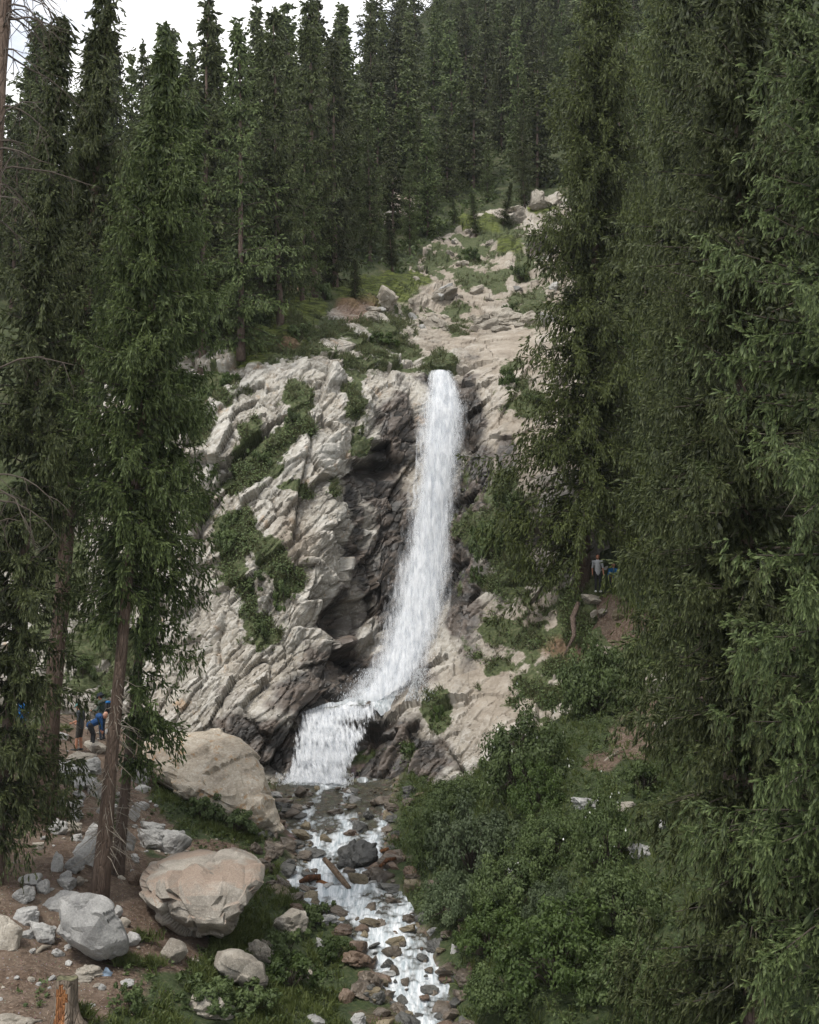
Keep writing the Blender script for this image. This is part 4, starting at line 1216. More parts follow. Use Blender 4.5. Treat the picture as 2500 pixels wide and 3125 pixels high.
def bush_parts(name, rng, nl, size, mat, ncl=70, upright=0.5, flowers=0):
    """unit bush: about 1 high and 1 across its radius"""
    c = norm(rng.normal(size=(ncl, 3))); c[:, 2] = np.abs(c[:, 2])
    rr = rng.uniform(0.35, 1.0, ncl) ** 0.6
    c = c * rr[:, None] * np.array([1, 1, 0.95]) * (1 + 0.25 * fbm(c * 1.3, 1.5, 2, int(rng.integers(999))))[:, None]
    c = c * np.where(rng.uniform(size=ncl) < 0.18, rng.uniform(1.05, 1.2, ncl), 1.0)[:, None]
    k = rng.integers(0, ncl, nl)
    cs = rng.uniform(0.08, 0.26, ncl)
    off = norm(rng.normal(size=(nl, 3))) * (rng.uniform(0, 1, nl) ** 0.45 * cs[k])[:, None] * np.array([1, 1, 0.8])
    pos = c[k] + off + np.array([0, 0, 0.04])
    pos[:, 2] = np.abs(pos[:, 2])
    nr = norm(norm(off) + 0.6 * norm(pos) + np.array([0, 0, upright]) + 0.7 * rng.normal(size=(nl, 3)))
    br = rng.uniform(0, 1, ncl)
    fol = leaves(name + '_foliage', pos, nr, size * rng.uniform(0.6, 1.3, nl), np.clip(0.5 * br[k] + 0.5 * rng.uniform(0, 1, nl), 0, 1), mat, rng)
    mb = MB()
    for q_ in range(min(ncl, 40)):
        e_ = c[q_]; m_ = e_ * 0.5 + np.array([0, 0, 0.12]) + rng.normal(0, 0.05, 3)
        mb.tube(np.array([[0.08 * e_[0], 0.08 * e_[1], -0.12], m_, e_]), [0.018, 0.011, 0.004], 4)
    st = mb.mesh(name + '_stems', [M['twig']])
    fl = None
    if flowers:
        p_ = c[rng.integers(0, ncl, flowers)]; p_ = p_ + norm(p_ + np.array([0, 0, 0.4])) * rng.uniform(0.1, 0.3, flowers)[:, None]
        fl = leaves(name + '_flowers', p_, norm(rng.normal(size=(flowers, 3)) * 0.5 + np.array([0, -0.8, 0.6])), np.full(flowers, 0.045), np.ones(flowers), M['petal'], rng, 1.0)
    return fol, st, fl


BUSH = dict(
    green=bush_parts('green_bush', rngs(31), 13000, 0.066, M['leaf'], 110),
    green2=bush_parts('green_bush', rngs(32), 12000, 0.064, M['leaf'], 90, flowers=45),
    grey=bush_parts('willow_bush', rngs(33), 13000, 0.062, M['leaf_grey'], 80, 0.7),
    bright=bush_parts('fresh_bush', rngs(34), 11000, 0.068, M['leaf_bright'], 90),
    small=bush_parts('small_bush', rngs(35), 2600, 0.15, M['leaf'], 34),
    smallb=bush_parts('small_bush', rngs(36), 2600, 0.15, M['leaf_bright'], 34))


def bush(kind, u, v, w, h, label, Y=None, on=None, group=None, name='bush'):
    if name == 'cliff_bush': w, h = w * 0.72, h * 0.72
    """u, v: middle of its foot in the photograph; w, h: size in photograph pixels"""
    if on is None:
        Y = Y or hit(u, v)
        p_ = P(u, v, Y); p_[2] = min(p_[2], gz(p_[0], p_[1]) + 0.05)
    else:
        p_ = np.array(on)
    m = p_[1] * K / FPX
    e = thing(name, label, 'bush', tuple(p_), group)
    e.scale = (w * m / 2 / 1.1, w * m / 2 / 1.1, h * m / 1.1)
    e.rotation_euler.z = random.uniform(0, 6.28)
    f_, s_, fl_ = BUSH[kind]
    tag(link('foliage', f_, e), kind='stuff'); tag(link('stems', s_, e), kind='stuff')
    if fl_: tag(link('flowers', fl_, e), kind='stuff')
    return e


for b_ in [('green2', 1600, 2420, 340, 270, 'dark rounded shrub below the tan rock slab, white blossoms on its top'),
           ('green', 1830, 2170, 300, 260, 'dark round shrub beside the person under the tree, right of the rock slab'),
           ('green', 1400, 2470, 230, 120, 'light flowering shrub spilling over the foot of the rock slab'),
           ('grey', 1450, 2660, 320, 270, 'large grey green willow bush on the right bank of the stream'),
           ('green', 1335, 2620, 200, 200, 'dense green bush hanging over the stream beside the rapids'),
           ('grey', 1400, 2800, 240, 180, 'lower grey green willow bush above the wet stones of the right bank'),
           ('green', 1570, 2780, 300, 220, 'dark bush behind the lower willow bush'),
           ('bright', 1630, 2480, 190, 160, 'fresh green bush with a yellowish young shoot, middle of the right bank'),
           ('green', 1680, 2620, 220, 170, 'dark leafy bush above the grey outcrop on the right bank'),
           ('green2', 1850, 2640, 240, 230, 'open twiggy shrub below the pale rocks of the right bank'),
           ('bright', 1720, 3000, 420, 260, 'broad mat of fresh green leaves at the bottom of the right bank'),
           ('green', 1560, 3080, 300, 180, 'low green bush at the bottom edge right of the stream'),
           ('green', 1950, 3050, 330, 220, 'dark green undergrowth bush under the big spruce'),
           ('green', 1880, 2830, 300, 220, 'rounded dark bush left of the nearest spruce'),
           ('green', 1930, 2100, 190, 170, 'shaded bush at the foot of the wide drooping spruce'),
           ('bright', 1500, 2900, 240, 160, 'pale green bush with grass stalks above the stream bank'),
           ('green', 2150, 3110, 380, 230, 'shaded bush in the bottom right corner'),
           ('grey', 1700, 2820, 240, 170, 'greyish bush in the middle of the lower right bank'),
           ('small', 1965, 2420, 130, 120, 'small dark shrub among dry soil left of the nearest spruce'),
           ('small', 720, 2545, 160, 90, 'low dark shrub growing against the underside of the giant boulder'),
           ('small', 620, 2500, 150, 90, 'dark cushion of leaves under the left end of the giant boulder'),
           ('smallb', 880, 3010, 200, 110, 'leafy herbs between stones left of the lower stream'),
           ('small', 960, 2830, 120, 90, 'leafy plant on the grey stone at the left stream bank'),
           ('small', 640, 3080, 220, 110, 'dark leafy clump at the bottom edge left of the pitted boulder'),
           ('small', 760, 3090, 200, 100, 'low dark bush in the bottom middle grass'),
           ('smallb', 1020, 2930, 120, 80, 'tuft of fresh leaves on the bank left of the rapids'),
           ('small', 400, 3085, 110, 90, 'small shrub beside the rotten stump'),
           ('small', 860, 2930, 170, 110, 'dark bush on the grassy bank below the pale slab')]:
    bush(*b_)
for (kd, u_, v_, w_, h_, lab) in [
        ('small', 690, 1680, 150, 120, 'dense green creeper in the gully of the left cliff'), ('small', 860, 1840, 130, 150, 'bush clinging to the left cliff above the dark overhang'),
        ('small', 780, 1790, 130, 100, 'small bush left of the one above the dark overhang'), ('small', 800, 1440, 130, 110, 'shrub growing high in the gully of the left cliff'),
        ('small', 890, 1330, 90, 110, 'shrub on the narrow ledge near the top of the gully'), ('small', 700, 1610, 120, 110, 'leafy bush in the middle of the gully'),
        ('small', 1500, 1720, 170, 230, 'dark bush filling the cleft right of the waterfall'), ('small', 1560, 1600, 170, 150, 'bush above the cleft right of the waterfall'),
        ('smallb', 1470, 1790, 80, 90, 'bright green tuft below the bush in the right cleft'), ('smallb', 1545, 1170, 90, 100, 'small pale bush on the smooth slab right of the fall'),
        ('small', 1640, 1240, 120, 80, 'dark bush under the rounded block on the right slab'), ('smallb', 1335, 2180, 70, 90, 'green tuft in the crack of the lower right slab'),
        ('smallb', 1245, 2290, 80, 50, 'green tuft on the wet rock right of the cascade'), ('small', 985, 925, 110, 100, 'rounded shrub left of the red soil ledge'),
        ('small', 900, 1060, 130, 90, 'mossy shrub at the brink of the left cliff'), ('smallb', 1160, 1060, 150, 70, 'wide green shrub left above the lip of the waterfall'),
        ('small', 1590, 860, 110, 110, 'dark shrub on the right side of the scree'), ('smallb', 1430, 800, 110, 80, 'pale shrub in the middle of the scree'),
        ('small', 1260, 700, 140, 120, 'shrub at the left edge of the scree'), ('smallb', 1330, 1120, 90, 60, 'grassy bush right behind the lip of the waterfall'),
        ('small', 1550, 960, 90, 60, 'low shrub at the foot of the scree'), ('small', 790, 1930, 80, 90, 'dark tuft low on the left cliff'),
        ('small', 620, 1240, 120, 110, 'grey shrub below the leaning spruce of the cliff top'), ('smallb', 700, 1180, 110, 80, 'light green shrub on the upper left cliff'),
        ('small', 230, 2050, 150, 140, 'bush on the cliff behind the hikers'), ('smallb', 350, 1950, 130, 150, 'yellow green bush on the cliff between the tree trunks'),
        ('small', 300, 2130, 100, 80, 'low bush right behind the hiker in the green jacket')]:
    bush(kd, 0, 0, w_, h_, lab, on=surf_pt(u_, v_) + np.array([0, 0.1, -0.1]), group='bushes on the cliff ledges', name='cliff_bush')

# ------------------------------------------------------------------ grass and ground cover (nobody could count these)
def tufts(name, base, nrm, nb_, ln, mat, rng, lean=0.5, wid=0.012):
    n = len(base)
    k = np.repeat(np.arange(n), nb_)
    m = len(k)
    p0 = base[k] + rng.normal(0, 0.04, (m, 3)) * np.array([1, 1, 0.1])
    d = norm(nrm[k] * 0.5 + np.array([0, 0, 0.7]) + lean * rng.normal(size=(m, 3)))
    L = ln[k] * rng.uniform(0.5, 1.15, m)
    sd_ = norm(np.cross(d, rng.normal(size=(m, 3)))) * wid * rng.uniform(0.7, 1.4, m)[:, None]
    mid_ = p0 + d * (L * 0.55)[:, None]
    tip_ = p0 + d * (L * 0.95)[:, None] + np.array([0, 0, -1.0]) * (L * 0.28)[:, None] + norm(nrm[k] + 1e-3) * (L * 0.12)[:, None]
    V = np.stack([p0 - sd_, p0 + sd_, mid_ + sd_ * 0.8, mid_ - sd_ * 0.8, tip_], 1).reshape(-1, 3)
    b5 = np.arange(m)[:, None] * 5
    F_ = np.stack([b5 + np.array([0, 1, 2]), b5 + np.array([0, 2, 3]), b5 + np.array([3, 2, 4])], 1).reshape(-1, 3)
    rn = np.clip(0.5 * rng.uniform(0, 1, n)[k] + 0.5 * rng.uniform(0, 1, m), 0, 1)
    return mesh_np(name, V, F_, [mat], False, dict(rnd=np.repeat(rn, 5)))


def pick(w, n, rng):
    w = np.maximum(w, 0); return rng.choice(len(w), n, p=w / w.sum())


gpt = GP.reshape(-1, 3); inframe = (gu > -60) & (gu < 2560) & (gv < 3250) & (gpt[:, 1] > 20) & (gpt[:, 1] < 47.5)
left = gpt[:, 0] < cx.ravel()
area = (np.gradient(GX, axis=1) * np.gradient(GY, axis=0)).ravel()
nrz = np.array([0, 0, 1.0])

# ------------------------------------------------------------------ boulders and stones
def ico(sub):
    bm = bmesh.new(); bmesh.ops.create_icosphere(bm, subdivisions=sub, radius=1.0)
    V = np.array([v.co[:] for v in bm.verts]); F_ = np.array([[v.index for v in f.verts] for f in bm.faces]); bm.free()
    return V, F_


ICO = {k: ico(k) for k in (3, 4, 5, 6)}


def rock_shape(rng, sub=4, planes=14, p=11, rough=0.05):
    V, F_ = ICO[sub]
    nn = norm(rng.normal(size=(planes, 3))); dd = rng.uniform(0.62, 1.0, planes)
    r = (np.maximum(V @ nn.T, 0) / dd) ** p
    r = np.minimum(r.sum(1) ** (-1.0 / p), 1.5)
    Q = V * r[:, None]
    sd_ = int(rng.integers(9999))
    ca, ea = cells(Q * np.array([1.5, 1.5, 2.0]), sd_, 1.0)
    Q = Q + V * (rough * fbm(Q, 2.2, 4, sd_) + rough * 1.3 * ca + rough * 0.4 * fbm(Q, 8, 2, sd_ + 7) - 0.5 * rough * np.exp(-ea / 0.04))[:, None]
    Q = Q / np.abs(Q).max(0)
    return Q, F_


def rlink(name, me, mat):
    o = link(name, me)
    o.material_slots[0].link = 'OBJECT'; o.material_slots[0].material = M[mat]
    return o


rg = rngs(90)
ROCKS = []
for k in range(12):
    Q, F_ = rock_shape(rg, 4, int(rg.integers(9, 15)), [14, 20, 28, 18][k % 4], [0.07, 0.10, 0.13][k % 3])
    ROCKS.append(mesh_np('rock', Q, F_, [M['grey']], False))
PEB = []
for k in range(8):
    Q, F_ = rock_shape(rg, 3, int(rg.integers(8, 13)), 24, 0.10)
    PEB.append(mesh_np('stone', Q, F_, [M['grey']], False))


RBOX = []


def rock_box(name, box, mat, label, k=None, Y=None, dep=0.85, rx=0.0, group=None, cat='rock', sink=0.12):
    x0, y0, x1, y1 = box
    RBOX.append(box)
    Y = Y or hit((x0 + x1) / 2, y1 - 0.12 * (y1 - y0))
    m = Y * K / FPX
    w, h = (x1 - x0) * m * 1.12, (y1 - y0) * m * 1.14
    d = dep * w
    c = P((x0 + x1) / 2, (y0 + y1) / 2 + sink * (y1 - y0) * 0.5, Y + 0.3 * d)
    sc_ = (Y + 0.3 * d) / Y
    o = rlink(name, ROCKS[random.randrange(12) if k is None else k], mat)
    o.location = c; o.scale = (w / 2 * sc_, d / 2, h / 2 * (1 + sink) * sc_)
    o.rotation_euler = (0, rx, 0)
    return tag(o, label, cat, group)


def outline_rock(name, pts, Y, dep, mat, label, sub=6, back=0.0, under=0.0, zm=0.5, rough=0.10, seed=1, pw=0.55, cat='boulder', cuts=12, cut=(0.84, 0.95)):
    """boulder from its silhouette (photograph pixels), with real depth; top leans back, foot is undercut"""
    pts = np.array(pts, float)
    if Y is None:
        kf = np.argmax(pts[:, 1]); Yf = hit(pts[kf, 0], pts[kf, 1] - 4)
        hpx = (pts[:, 1].max() - pts[:, 1].min()) * Yf * K / FPX
        Y = Yf - under * zm * hpx - dep * 0.55
    p3 = P(pts[:, 0], pts[:, 1], Y)
    c = np.array([(p3[:, 0].min() + p3[:, 0].max()) / 2, Y, (p3[:, 2].min() + p3[:, 2].max()) / 2])
    ox, oz = p3[:, 0] - c[0], p3[:, 2] - c[2]
    an = np.arctan2(oz, ox); rr = np.hypot(ox, oz)
    k = np.argsort(an); an, rr = an[k], rr[k]
    an = np.concatenate([an - 2 * math.pi, an, an + 2 * math.pi]); rr = np.tile(rr, 3)
    V, F_ = ICO[sub]
    ph = np.arctan2(V[:, 2], V[:, 0]); rho = np.hypot(V[:, 0], V[:, 2])
    fine = np.linspace(-3.3, 3.3, 700); rf = np.interp(fine, an, rr)
    rf = np.convolve(np.pad(rf, 5, mode='edge'), np.ones(11) / 11, 'valid')
    Rr = np.interp(ph, fine, rf)
    ro = rho ** pw
    Q = np.stack([Rr * np.cos(ph) * ro, dep * np.sign(V[:, 1]) * np.abs(V[:, 1]) ** 0.75, Rr * np.sin(ph) * ro], -1)
    zt, zb = oz.max(), oz.min()
    zz = zb + (zt - zb) * zm
    sp_ = lambda x: 0.14 * np.logaddexp(0, x / 0.14) - 0.14 * math.log(2)
    dy = back * np.maximum(sp_(Q[:, 2] - zz + 0.0), -0.09) + under * np.maximum(sp_(zz - Q[:, 2]), -0.09) + Q[:, 1]
    Q[:, 1] = 0
    Q = (Q + c) * ((c[1] + dy) / c[1])[:, None] - c
    rp = np.random.default_rng(seed)
    for k_ in range(cuts):
        n_ = norm(rp.normal(size=3) * np.array([1, 0.8, 0.9]) + np.array([0, -0.75, 0.15]))
        e_ = Q @ n_; lim = np.quantile(e_, 0.985) * rp.uniform(*cut)
        Q = Q - n_[None] * (np.maximum(e_ - lim, 0) * 0.92)[:, None]
    nr = norm(Q - np.array([0, dep * 0.3, 0]))
    ca, ea = cells(Q * np.array([0.7, 0.22, 0.8]), seed + 3, 1.0); cb_, eb = cells(Q * np.array([2.0, 0.6, 2.4]), seed + 5, 1.0)
    Qn = Q * np.array([1, 0.4, 1])
    d = rough * (fbm(Qn, 0.8, 5, seed) * 0.9 + 1.5 * ca + 0.45 * cb_ + 0.22 * fbm(Qn, 5, 3, seed + 9) - 0.6 * np.exp(-ea / 0.02))
    Q = Q + nr * d[:, None]
    o = link(name, mesh_np(name, Q, F_, [M[mat]], False))
    o.location = c + np.array([0, dep * 0.6, 0])
    return tag(o, label, cat)


Z6 = lambda x, y: (x * 0.52174, 2400 + y * 0.52174)
Z5 = lambda x, y: (x * 0.52174, 1900 + y * 0.52174)
Z7 = lambda x, y: (800 + x * 0.40580, 2300 + y * 0.40580)


def zb(Z, x0, y0, x1, y1): return (*Z(x0, y0), *Z(x1, y1))


# the giant lichen covered boulder beside the cascade
outline_rock('giant_boulder', [Z5(*q_) for q_ in [(800, 690), (900, 690), (1060, 655), (1200, 640), (1300, 670), (1400, 715), (1470, 800), (1520, 900), (1570, 990), (1600, 1080), (1640, 1190),
             (1620, 1260), (1540, 1285), (1400, 1290), (1330, 1250), (1240, 1170), (1080, 1080), (920, 1010), (850, 950), (790, 860)]], 38.6, 1.9, 'giant',
             'giant beige boulder with orange lichen beside the lower cascade', 6, back=0.9, under=0.5, zm=0.15, rough=0.14, seed=301, pw=0.6, cuts=5, cut=(0.93, 1.0))
# flat-topped slab boulder
sb = outline_rock('slab_boulder', [Z6(*q_) for q_ in [(778, 610), (800, 560), (850, 490), (930, 452), (1080, 405), (1250, 405), (1420, 430), (1520, 500), (1525, 560), (1480, 690), (1410, 800), (1350, 880),
             (1290, 925), (1200, 900), (1120, 910), (1000, 880), (930, 840), (880, 770), (820, 690)]], None, 1.2, 'slab',
             'huge flat topped boulder with trodden soil and grass on its top', 6, back=2.6, under=0.42, zm=0.46, rough=0.14, seed=311, pw=0.42, cuts=9, cut=(0.90, 0.98))
outline_rock('block_boulder', [Z6(*q_) for q_ in [(343, 730), (380, 690), (420, 655), (510, 650), (610, 700), (650, 780), (690, 860), (712, 910), (700, 990), (650, 1015), (590, 1038), (500, 1015), (420, 985),
             (375, 900)]], None, 0.6, 'grey', 'big smooth pale grey block leaning beside the foot of the bare trunk', 5, back=0.35, under=0.3, zm=0.35, rough=0.11, seed=321, pw=0.40)
outline_rock('pitted_boulder', [Z6(*q_) for q_ in [(1240, 1010), (1300, 1000), (1420, 1005), (1500, 1050), (1580, 1110), (1585, 1150), (1540, 1200), (1450, 1212), (1380, 1180), (1300, 1130), (1250, 1070)]],
             None, 0.6, 'beige', 'rounded pitted beige boulder in the grass at the bottom', 5, back=0.4, under=0.3, zm=0.4, rough=0.07, seed=331)

for bx, mt_, lab, dep in [
        ((268, 628, 545, 770), 'grey', 'flat pale rock just behind the big grey block', 0.8), ((-60, 750, 115, 985), 'beige', 'rounded brownish boulder cut by the left edge', 0.8),
        ((50, 680, 250, 818), 'grey', 'blocky grey rock under the pointed one at the left', 0.8), ((60, 590, 200, 705), 'grey', 'pointed grey rock resting on the blocky one at the left', 0.7),
        ((178, 800, 328, 935), 'grey', 'angular grey rock on the red soil left of the big block', 0.7), ((415, 1015, 605, 1145), 'beige', 'low tan rock wedged under the big grey block', 0.8),
        ((918, 903, 1088, 1062), 'beige', 'round speckled boulder under the huge flat topped one', 0.85), ((1128, 1208, 1375, 1395), 'beige', 'wide tan boulder in the grass at the bottom edge', 0.8),
        ((1455, 905, 1605, 1040), 'beige', 'pale slanting slab in the grass above the pitted boulder', 0.5), ((1585, 730, 1760, 840), 'beige', 'long pale slab on the grassy bank near the stream', 0.6),
        ((-40, 1335, 250, 1420), 'beige', 'pale flat rock cut by the bottom left corner', 0.7), ((708, 858, 818, 955), 'grey', 'angular grey stone on the soil right of the big block', 0.8),
        ((690, 772, 762, 838), 'beige', 'small squarish stone on the soil below the bare trunk', 0.8), ((655, 700, 716, 782), 'grey', 'two toned small stone at the foot of the bare trunk', 0.8),
        ((898, 270, 1112, 418), 'grey', 'long smooth grey boulder on top of the soil ledge right of the trunks', 0.7), ((808, 255, 958, 382), 'grey', 'rounded grey boulder touching the long smooth one', 0.8),
        ((825, 208, 968, 295), 'grey', 'rounded boulder behind the pair right of the trunks', 0.8), ((1030, 255, 1098, 300), 'grey', 'small rounded stone behind the long smooth boulder', 0.8),
        ((438, 308, 640, 500), 'grey', 'big grey boulder half hidden by the bare trunk', 0.8), ((478, 205, 605, 325), 'grey', 'rounded grey boulder above the half hidden one', 0.8),
        ((368, 410, 492, 525), 'grey', 'grey boulder lower left of the half hidden one', 0.8), ((388, 202, 480, 285), 'beige', 'round beige boulder left of the trunk, upper row', 0.8),
        ((406, 265, 492, 328), 'grey', 'small bluish grey boulder under the round beige one', 0.8), ((262, 180, 392, 298), 'grey', 'bright pale boulder in front of the left spruce branches', 0.8),
        ((285, 368, 368, 525), 'grey', 'tall pale rock beside the left spruce branches', 0.7), ((208, 538, 312, 648), 'grey', 'pale rock below the left spruce branches', 0.8),
        ((343, 498, 418, 562), 'grey', 'small dark grey stone below the grey boulders', 0.8), ((428, 530, 492, 595), 'beige', 'small pale stone left of the bare trunk foot', 0.8),
        ((750, 100, 818, 222), 'grey', 'upright pale slab right of the two trunks', 0.6), ((798, 93, 872, 148), 'grey', 'small white slab behind the upright one', 0.7),
        ((386, 75, 512, 135), 'grey', 'flat pale rock at the edge of the upper path', 0.9), ((550, 115, 608, 168), 'grey', 'small flat rock left of the trunk on the upper path', 0.8),
        ((692, 250, 788, 392), 'grey', 'grey boulder between the two trunks', 0.8), ((150, 588, 205, 652), 'rust', 'small brown stone behind the pointed rock', 0.8),
        ((1470, 330, 1540, 412), 'wet', 'dark rounded rock on the grass edge above the rapids', 0.9), ((1530, 330, 1640, 400), 'wet', 'dark brown rock under the end of the giant boulder', 0.9),
        ((745, 500, 830, 595), 'rust', 'brown rock wedged between trunk and flat topped boulder', 0.8), ((310, 950, 382, 1008), 'grey', 'small grey stone in the gap below the big block', 0.8),
        ((690, 1130, 780, 1190), 'grey', 'low pale stone half buried in the path', 0.8), ((325, 815, 372, 885), 'grey', 'grey stone pinned by the left side of the big block', 0.8),
        ((430, 1105, 540, 1150), 'beige', 'light chips of rock beside the stump', 0.8), ((575, 1160, 620, 1205), 'grey', 'small white stone near the stump', 0.8),
        ((200, 1140, 248, 1170), 'grey', 'small pale stone on bare soil above the stump', 0.8)]:
    rock_box('rock', zb(Z6, *bx), mt_, lab, dep=dep, group='boulders on the left bank')
for bx, mt_, lab, dep in [
        ((338, 815, 538, 935), 'grey', 'flat grey boulder below the hikers', 0.8), ((478, 783, 618, 898), 'grey', 'rounded grey boulder next to the flat one below the hikers', 0.8),
        ((378, 903, 558, 985), 'grey', 'low pale boulder in front of the flat one below the hikers', 0.8), ((335, 745, 560, 850), 'beige', 'wide flat slab under the first hiker', 0.9),
        ((490, 690, 640, 772), 'beige', 'mossy slab in front of the hiker with the pole', 0.8), ((690, 793, 880, 950), 'grey', 'large pale boulder behind the thinner trunk', 0.8),
        ((500, 920, 614, 1035), 'grey', 'pale boulder left of the thick trunk beside the upper path', 0.8), ((788, 953, 880, 1005), 'grey', 'low pale rock in grass left of the giant boulder', 0.8),
        ((255, 850, 330, 920), 'grey', 'pale stone partly behind the left spruce', 0.8), ((610, 620, 640, 660), 'grey', 'small pale stone right behind the hiker with the pole', 0.8),
        ((785, 625, 840, 670), 'beige', 'rounded stone on the path right of the trunks', 0.8), ((330, 640, 400, 690), 'grey', 'pale stone behind the first hiker', 0.8),
        ((800, 780, 890, 850), 'beige', 'brown stone leaning on the left end of the giant boulder', 0.8)]:
    rock_box('rock', zb(Z5, *bx), mt_, lab, dep=dep, group='boulders on the left bank')
for bx, mt_, lab in [
        ((595, 250, 703, 325), 'wet', 'dark rounded rock standing in the shallow pool below the cascade'), ((763, 275, 898, 332), 'rust', 'flat reddish brown rock in the pool below the cascade'),
        ((645, 313, 742, 382), 'grey', 'wet grey rock in the shallows below the reddish one'), ((603, 355, 722, 442), 'yellow', 'olive tinted rock in the middle of the shallows'),
        ((493, 408, 645, 478), 'wet', 'long brown rock lying across the shallows'), ((163, 368, 333, 468), 'wet', 'broad brown rock near the giant boulder'),
        ((668, 500, 788, 608), 'dark', 'dark angular rock above the big black boulder of the rapids'), ((763, 433, 848, 512), 'dark', 'dark grey rock right of the middle channel'),
        ((593, 578, 708, 648), 'rust', 'low brown rock just above the big black boulder'), ((898, 428, 978, 522), 'yellow', 'rounded rock under the green bush at the right bank'),
        ((438, 608, 528, 692), 'yellow', 'yellowish rock in the white water'), ((523, 668, 848, 925), 'dark', 'big black boulder splitting the rapids'),
        ((473, 560, 553, 612), 'wet', 'small dark rock in the middle rapids'), ((298, 1033, 413, 1118), 'yellow', 'ochre rock on the left side below the logs'),
        ((883, 548, 973, 608), 'wet', 'brown rock beside the right channel'), ((328, 563, 428, 603), 'wet', 'low brown rock in the left channel'),
        ((133, 798, 243, 892), 'dark', 'dark rock at the left edge of the rapids'), ((283, 795, 358, 848), 'yellow', 'small ochre rock beside the dark left one'),
        ((648, 1143, 773, 1222), 'yellow', 'ochre rock in the middle of the lower rapids'), ((768, 1173, 858, 1228), 'rust', 'small red brown rock right of the ochre one'),
        ((338, 1138, 458, 1190), 'rust', 'low rusty rock at the left of the lower rapids'), ((828, 1248, 923, 1348), 'wet', 'brown upright rock dividing the lower rapids'),
        ((568, 1280, 693, 1362), 'wet', 'dark rock on the left shore of the lower rapids'), ((933, 1368, 1123, 1482), 'yellow', 'wide olive brown boulder at the right of the lower rapids'),
        ((958, 1333, 1033, 1402), 'wet', 'small dark rock behind the wide olive boulder'), ((1208, 1398, 1393, 1512), 'dark', 'dark boulder on the right shore'),
        ((1413, 1433, 1483, 1508), 'grey', 'pale angular stone on the right shore'), ((1238, 1288, 1333, 1368), 'grey', 'grey rock above the dark boulder on the right shore'),
        ((618, 1488, 863, 1632), 'rust', 'large speckled brown boulder on the left shore'), ((908, 1508, 1023, 1578), 'yellow', 'ochre rock washed by the lower stream'),
        ((933, 1598, 1028, 1748), 'wet', 'tall dark rock in the middle of the lower stream'), ((733, 1638, 918, 1795), 'wet', 'big dark brown boulder on the left shore near the bottom'),
        ((1153, 1668, 1273, 1742), 'wet', 'foam covered rock in the lower stream'), ((1078, 1738, 1148, 1812), 'wet', 'small rock in foam near the bottom'),
        ((1283, 1838, 1453, 1942), 'rust', 'rusty orange boulder on the right shore near the bottom'), ((1228, 1773, 1323, 1858), 'wet', 'dark rock behind the rusty orange boulder'),
        ((698, 1785, 830, 1860), 'dark', 'slaty dark rock on the left shore at the bottom'), ((800, 1790, 920, 1905), 'dark', 'dark split rock on the left shore at the bottom'),
        ((958, 1868, 1068, 1962), 'wet', 'brown rock at the left edge of the lowest rapids'), ((653, 1933, 793, 2050), 'grey', 'pale brown rock at the bottom edge'),
        ((833, 1918, 963, 1992), 'wet', 'flat dark rock at the bottom edge of the left shore'), ((1028, 1943, 1133, 2012), 'yellow', 'submerged tan rock in the lowest rapids'),
        ((363, 1180, 573, 1312), 'grey', 'rounded grey boulder with leaves at the left shore'), ((1223, 1593, 1278, 1652), 'wet', 'small dark rock in the right arm of the stream'),
        ((-10, 658, 163, 762), 'wet', 'dark boulder under the giant boulder'), ((108, 628, 253, 738), 'wet', 'dark boulder right below the tip of the giant boulder'),
        ((778, 858, 988, 1005), 'wet', 'wet brown slab right of the big black boulder'), ((878, 975, 1083, 1060), 'dark', 'wide dark slab at the right foot of the rapids'),
        ((868, 765, 1073, 872), 'wet', 'dark rocks under the green bush right of the rapids'), ((60, 1190, 330, 1400), 'beige', 'long pale slab on the grassy left shore'),
        ((395, 1385, 465, 1460), 'grey', 'pointed pale stone in the grass of the left shore'), ((430, 1465, 535, 1545), 'beige', 'tan stone in the grass of the left shore'),
        ((310, 1620, 412, 1710), 'beige', 'pinkish stone in the grass near the bottom'), ((0, 1410, 90, 1570), 'beige', 'pale slanted rock in the grass left of the shore'),
        ((340, 1975, 480, 2050), 'grey', 'smooth pale stone at the bottom edge of the grass'), ((575, 1780, 690, 1900), 'rust', 'brown rock in leaves on the left shore'),
        ((1400, 1650, 1480, 1730), 'dark', 'dark rock on the right shore beside grass'), ((1440, 1780, 1560, 1880), 'wet', 'dark brown stone right of the rusty orange one'),
        ((1060, 1210, 1200, 1300), 'wet', 'dark rock at the foot of the willow bush'), ((230, 250, 330, 350), 'wet', 'brown stone in the left of the shallow pool'),
        ((285, 280, 400, 330), 'wet', 'low dark stone in the middle of the shallow pool')]:
    rock_box('stream_rock', zb(Z7, *bx), mt_, lab, dep=0.85, group='rocks of the stream')
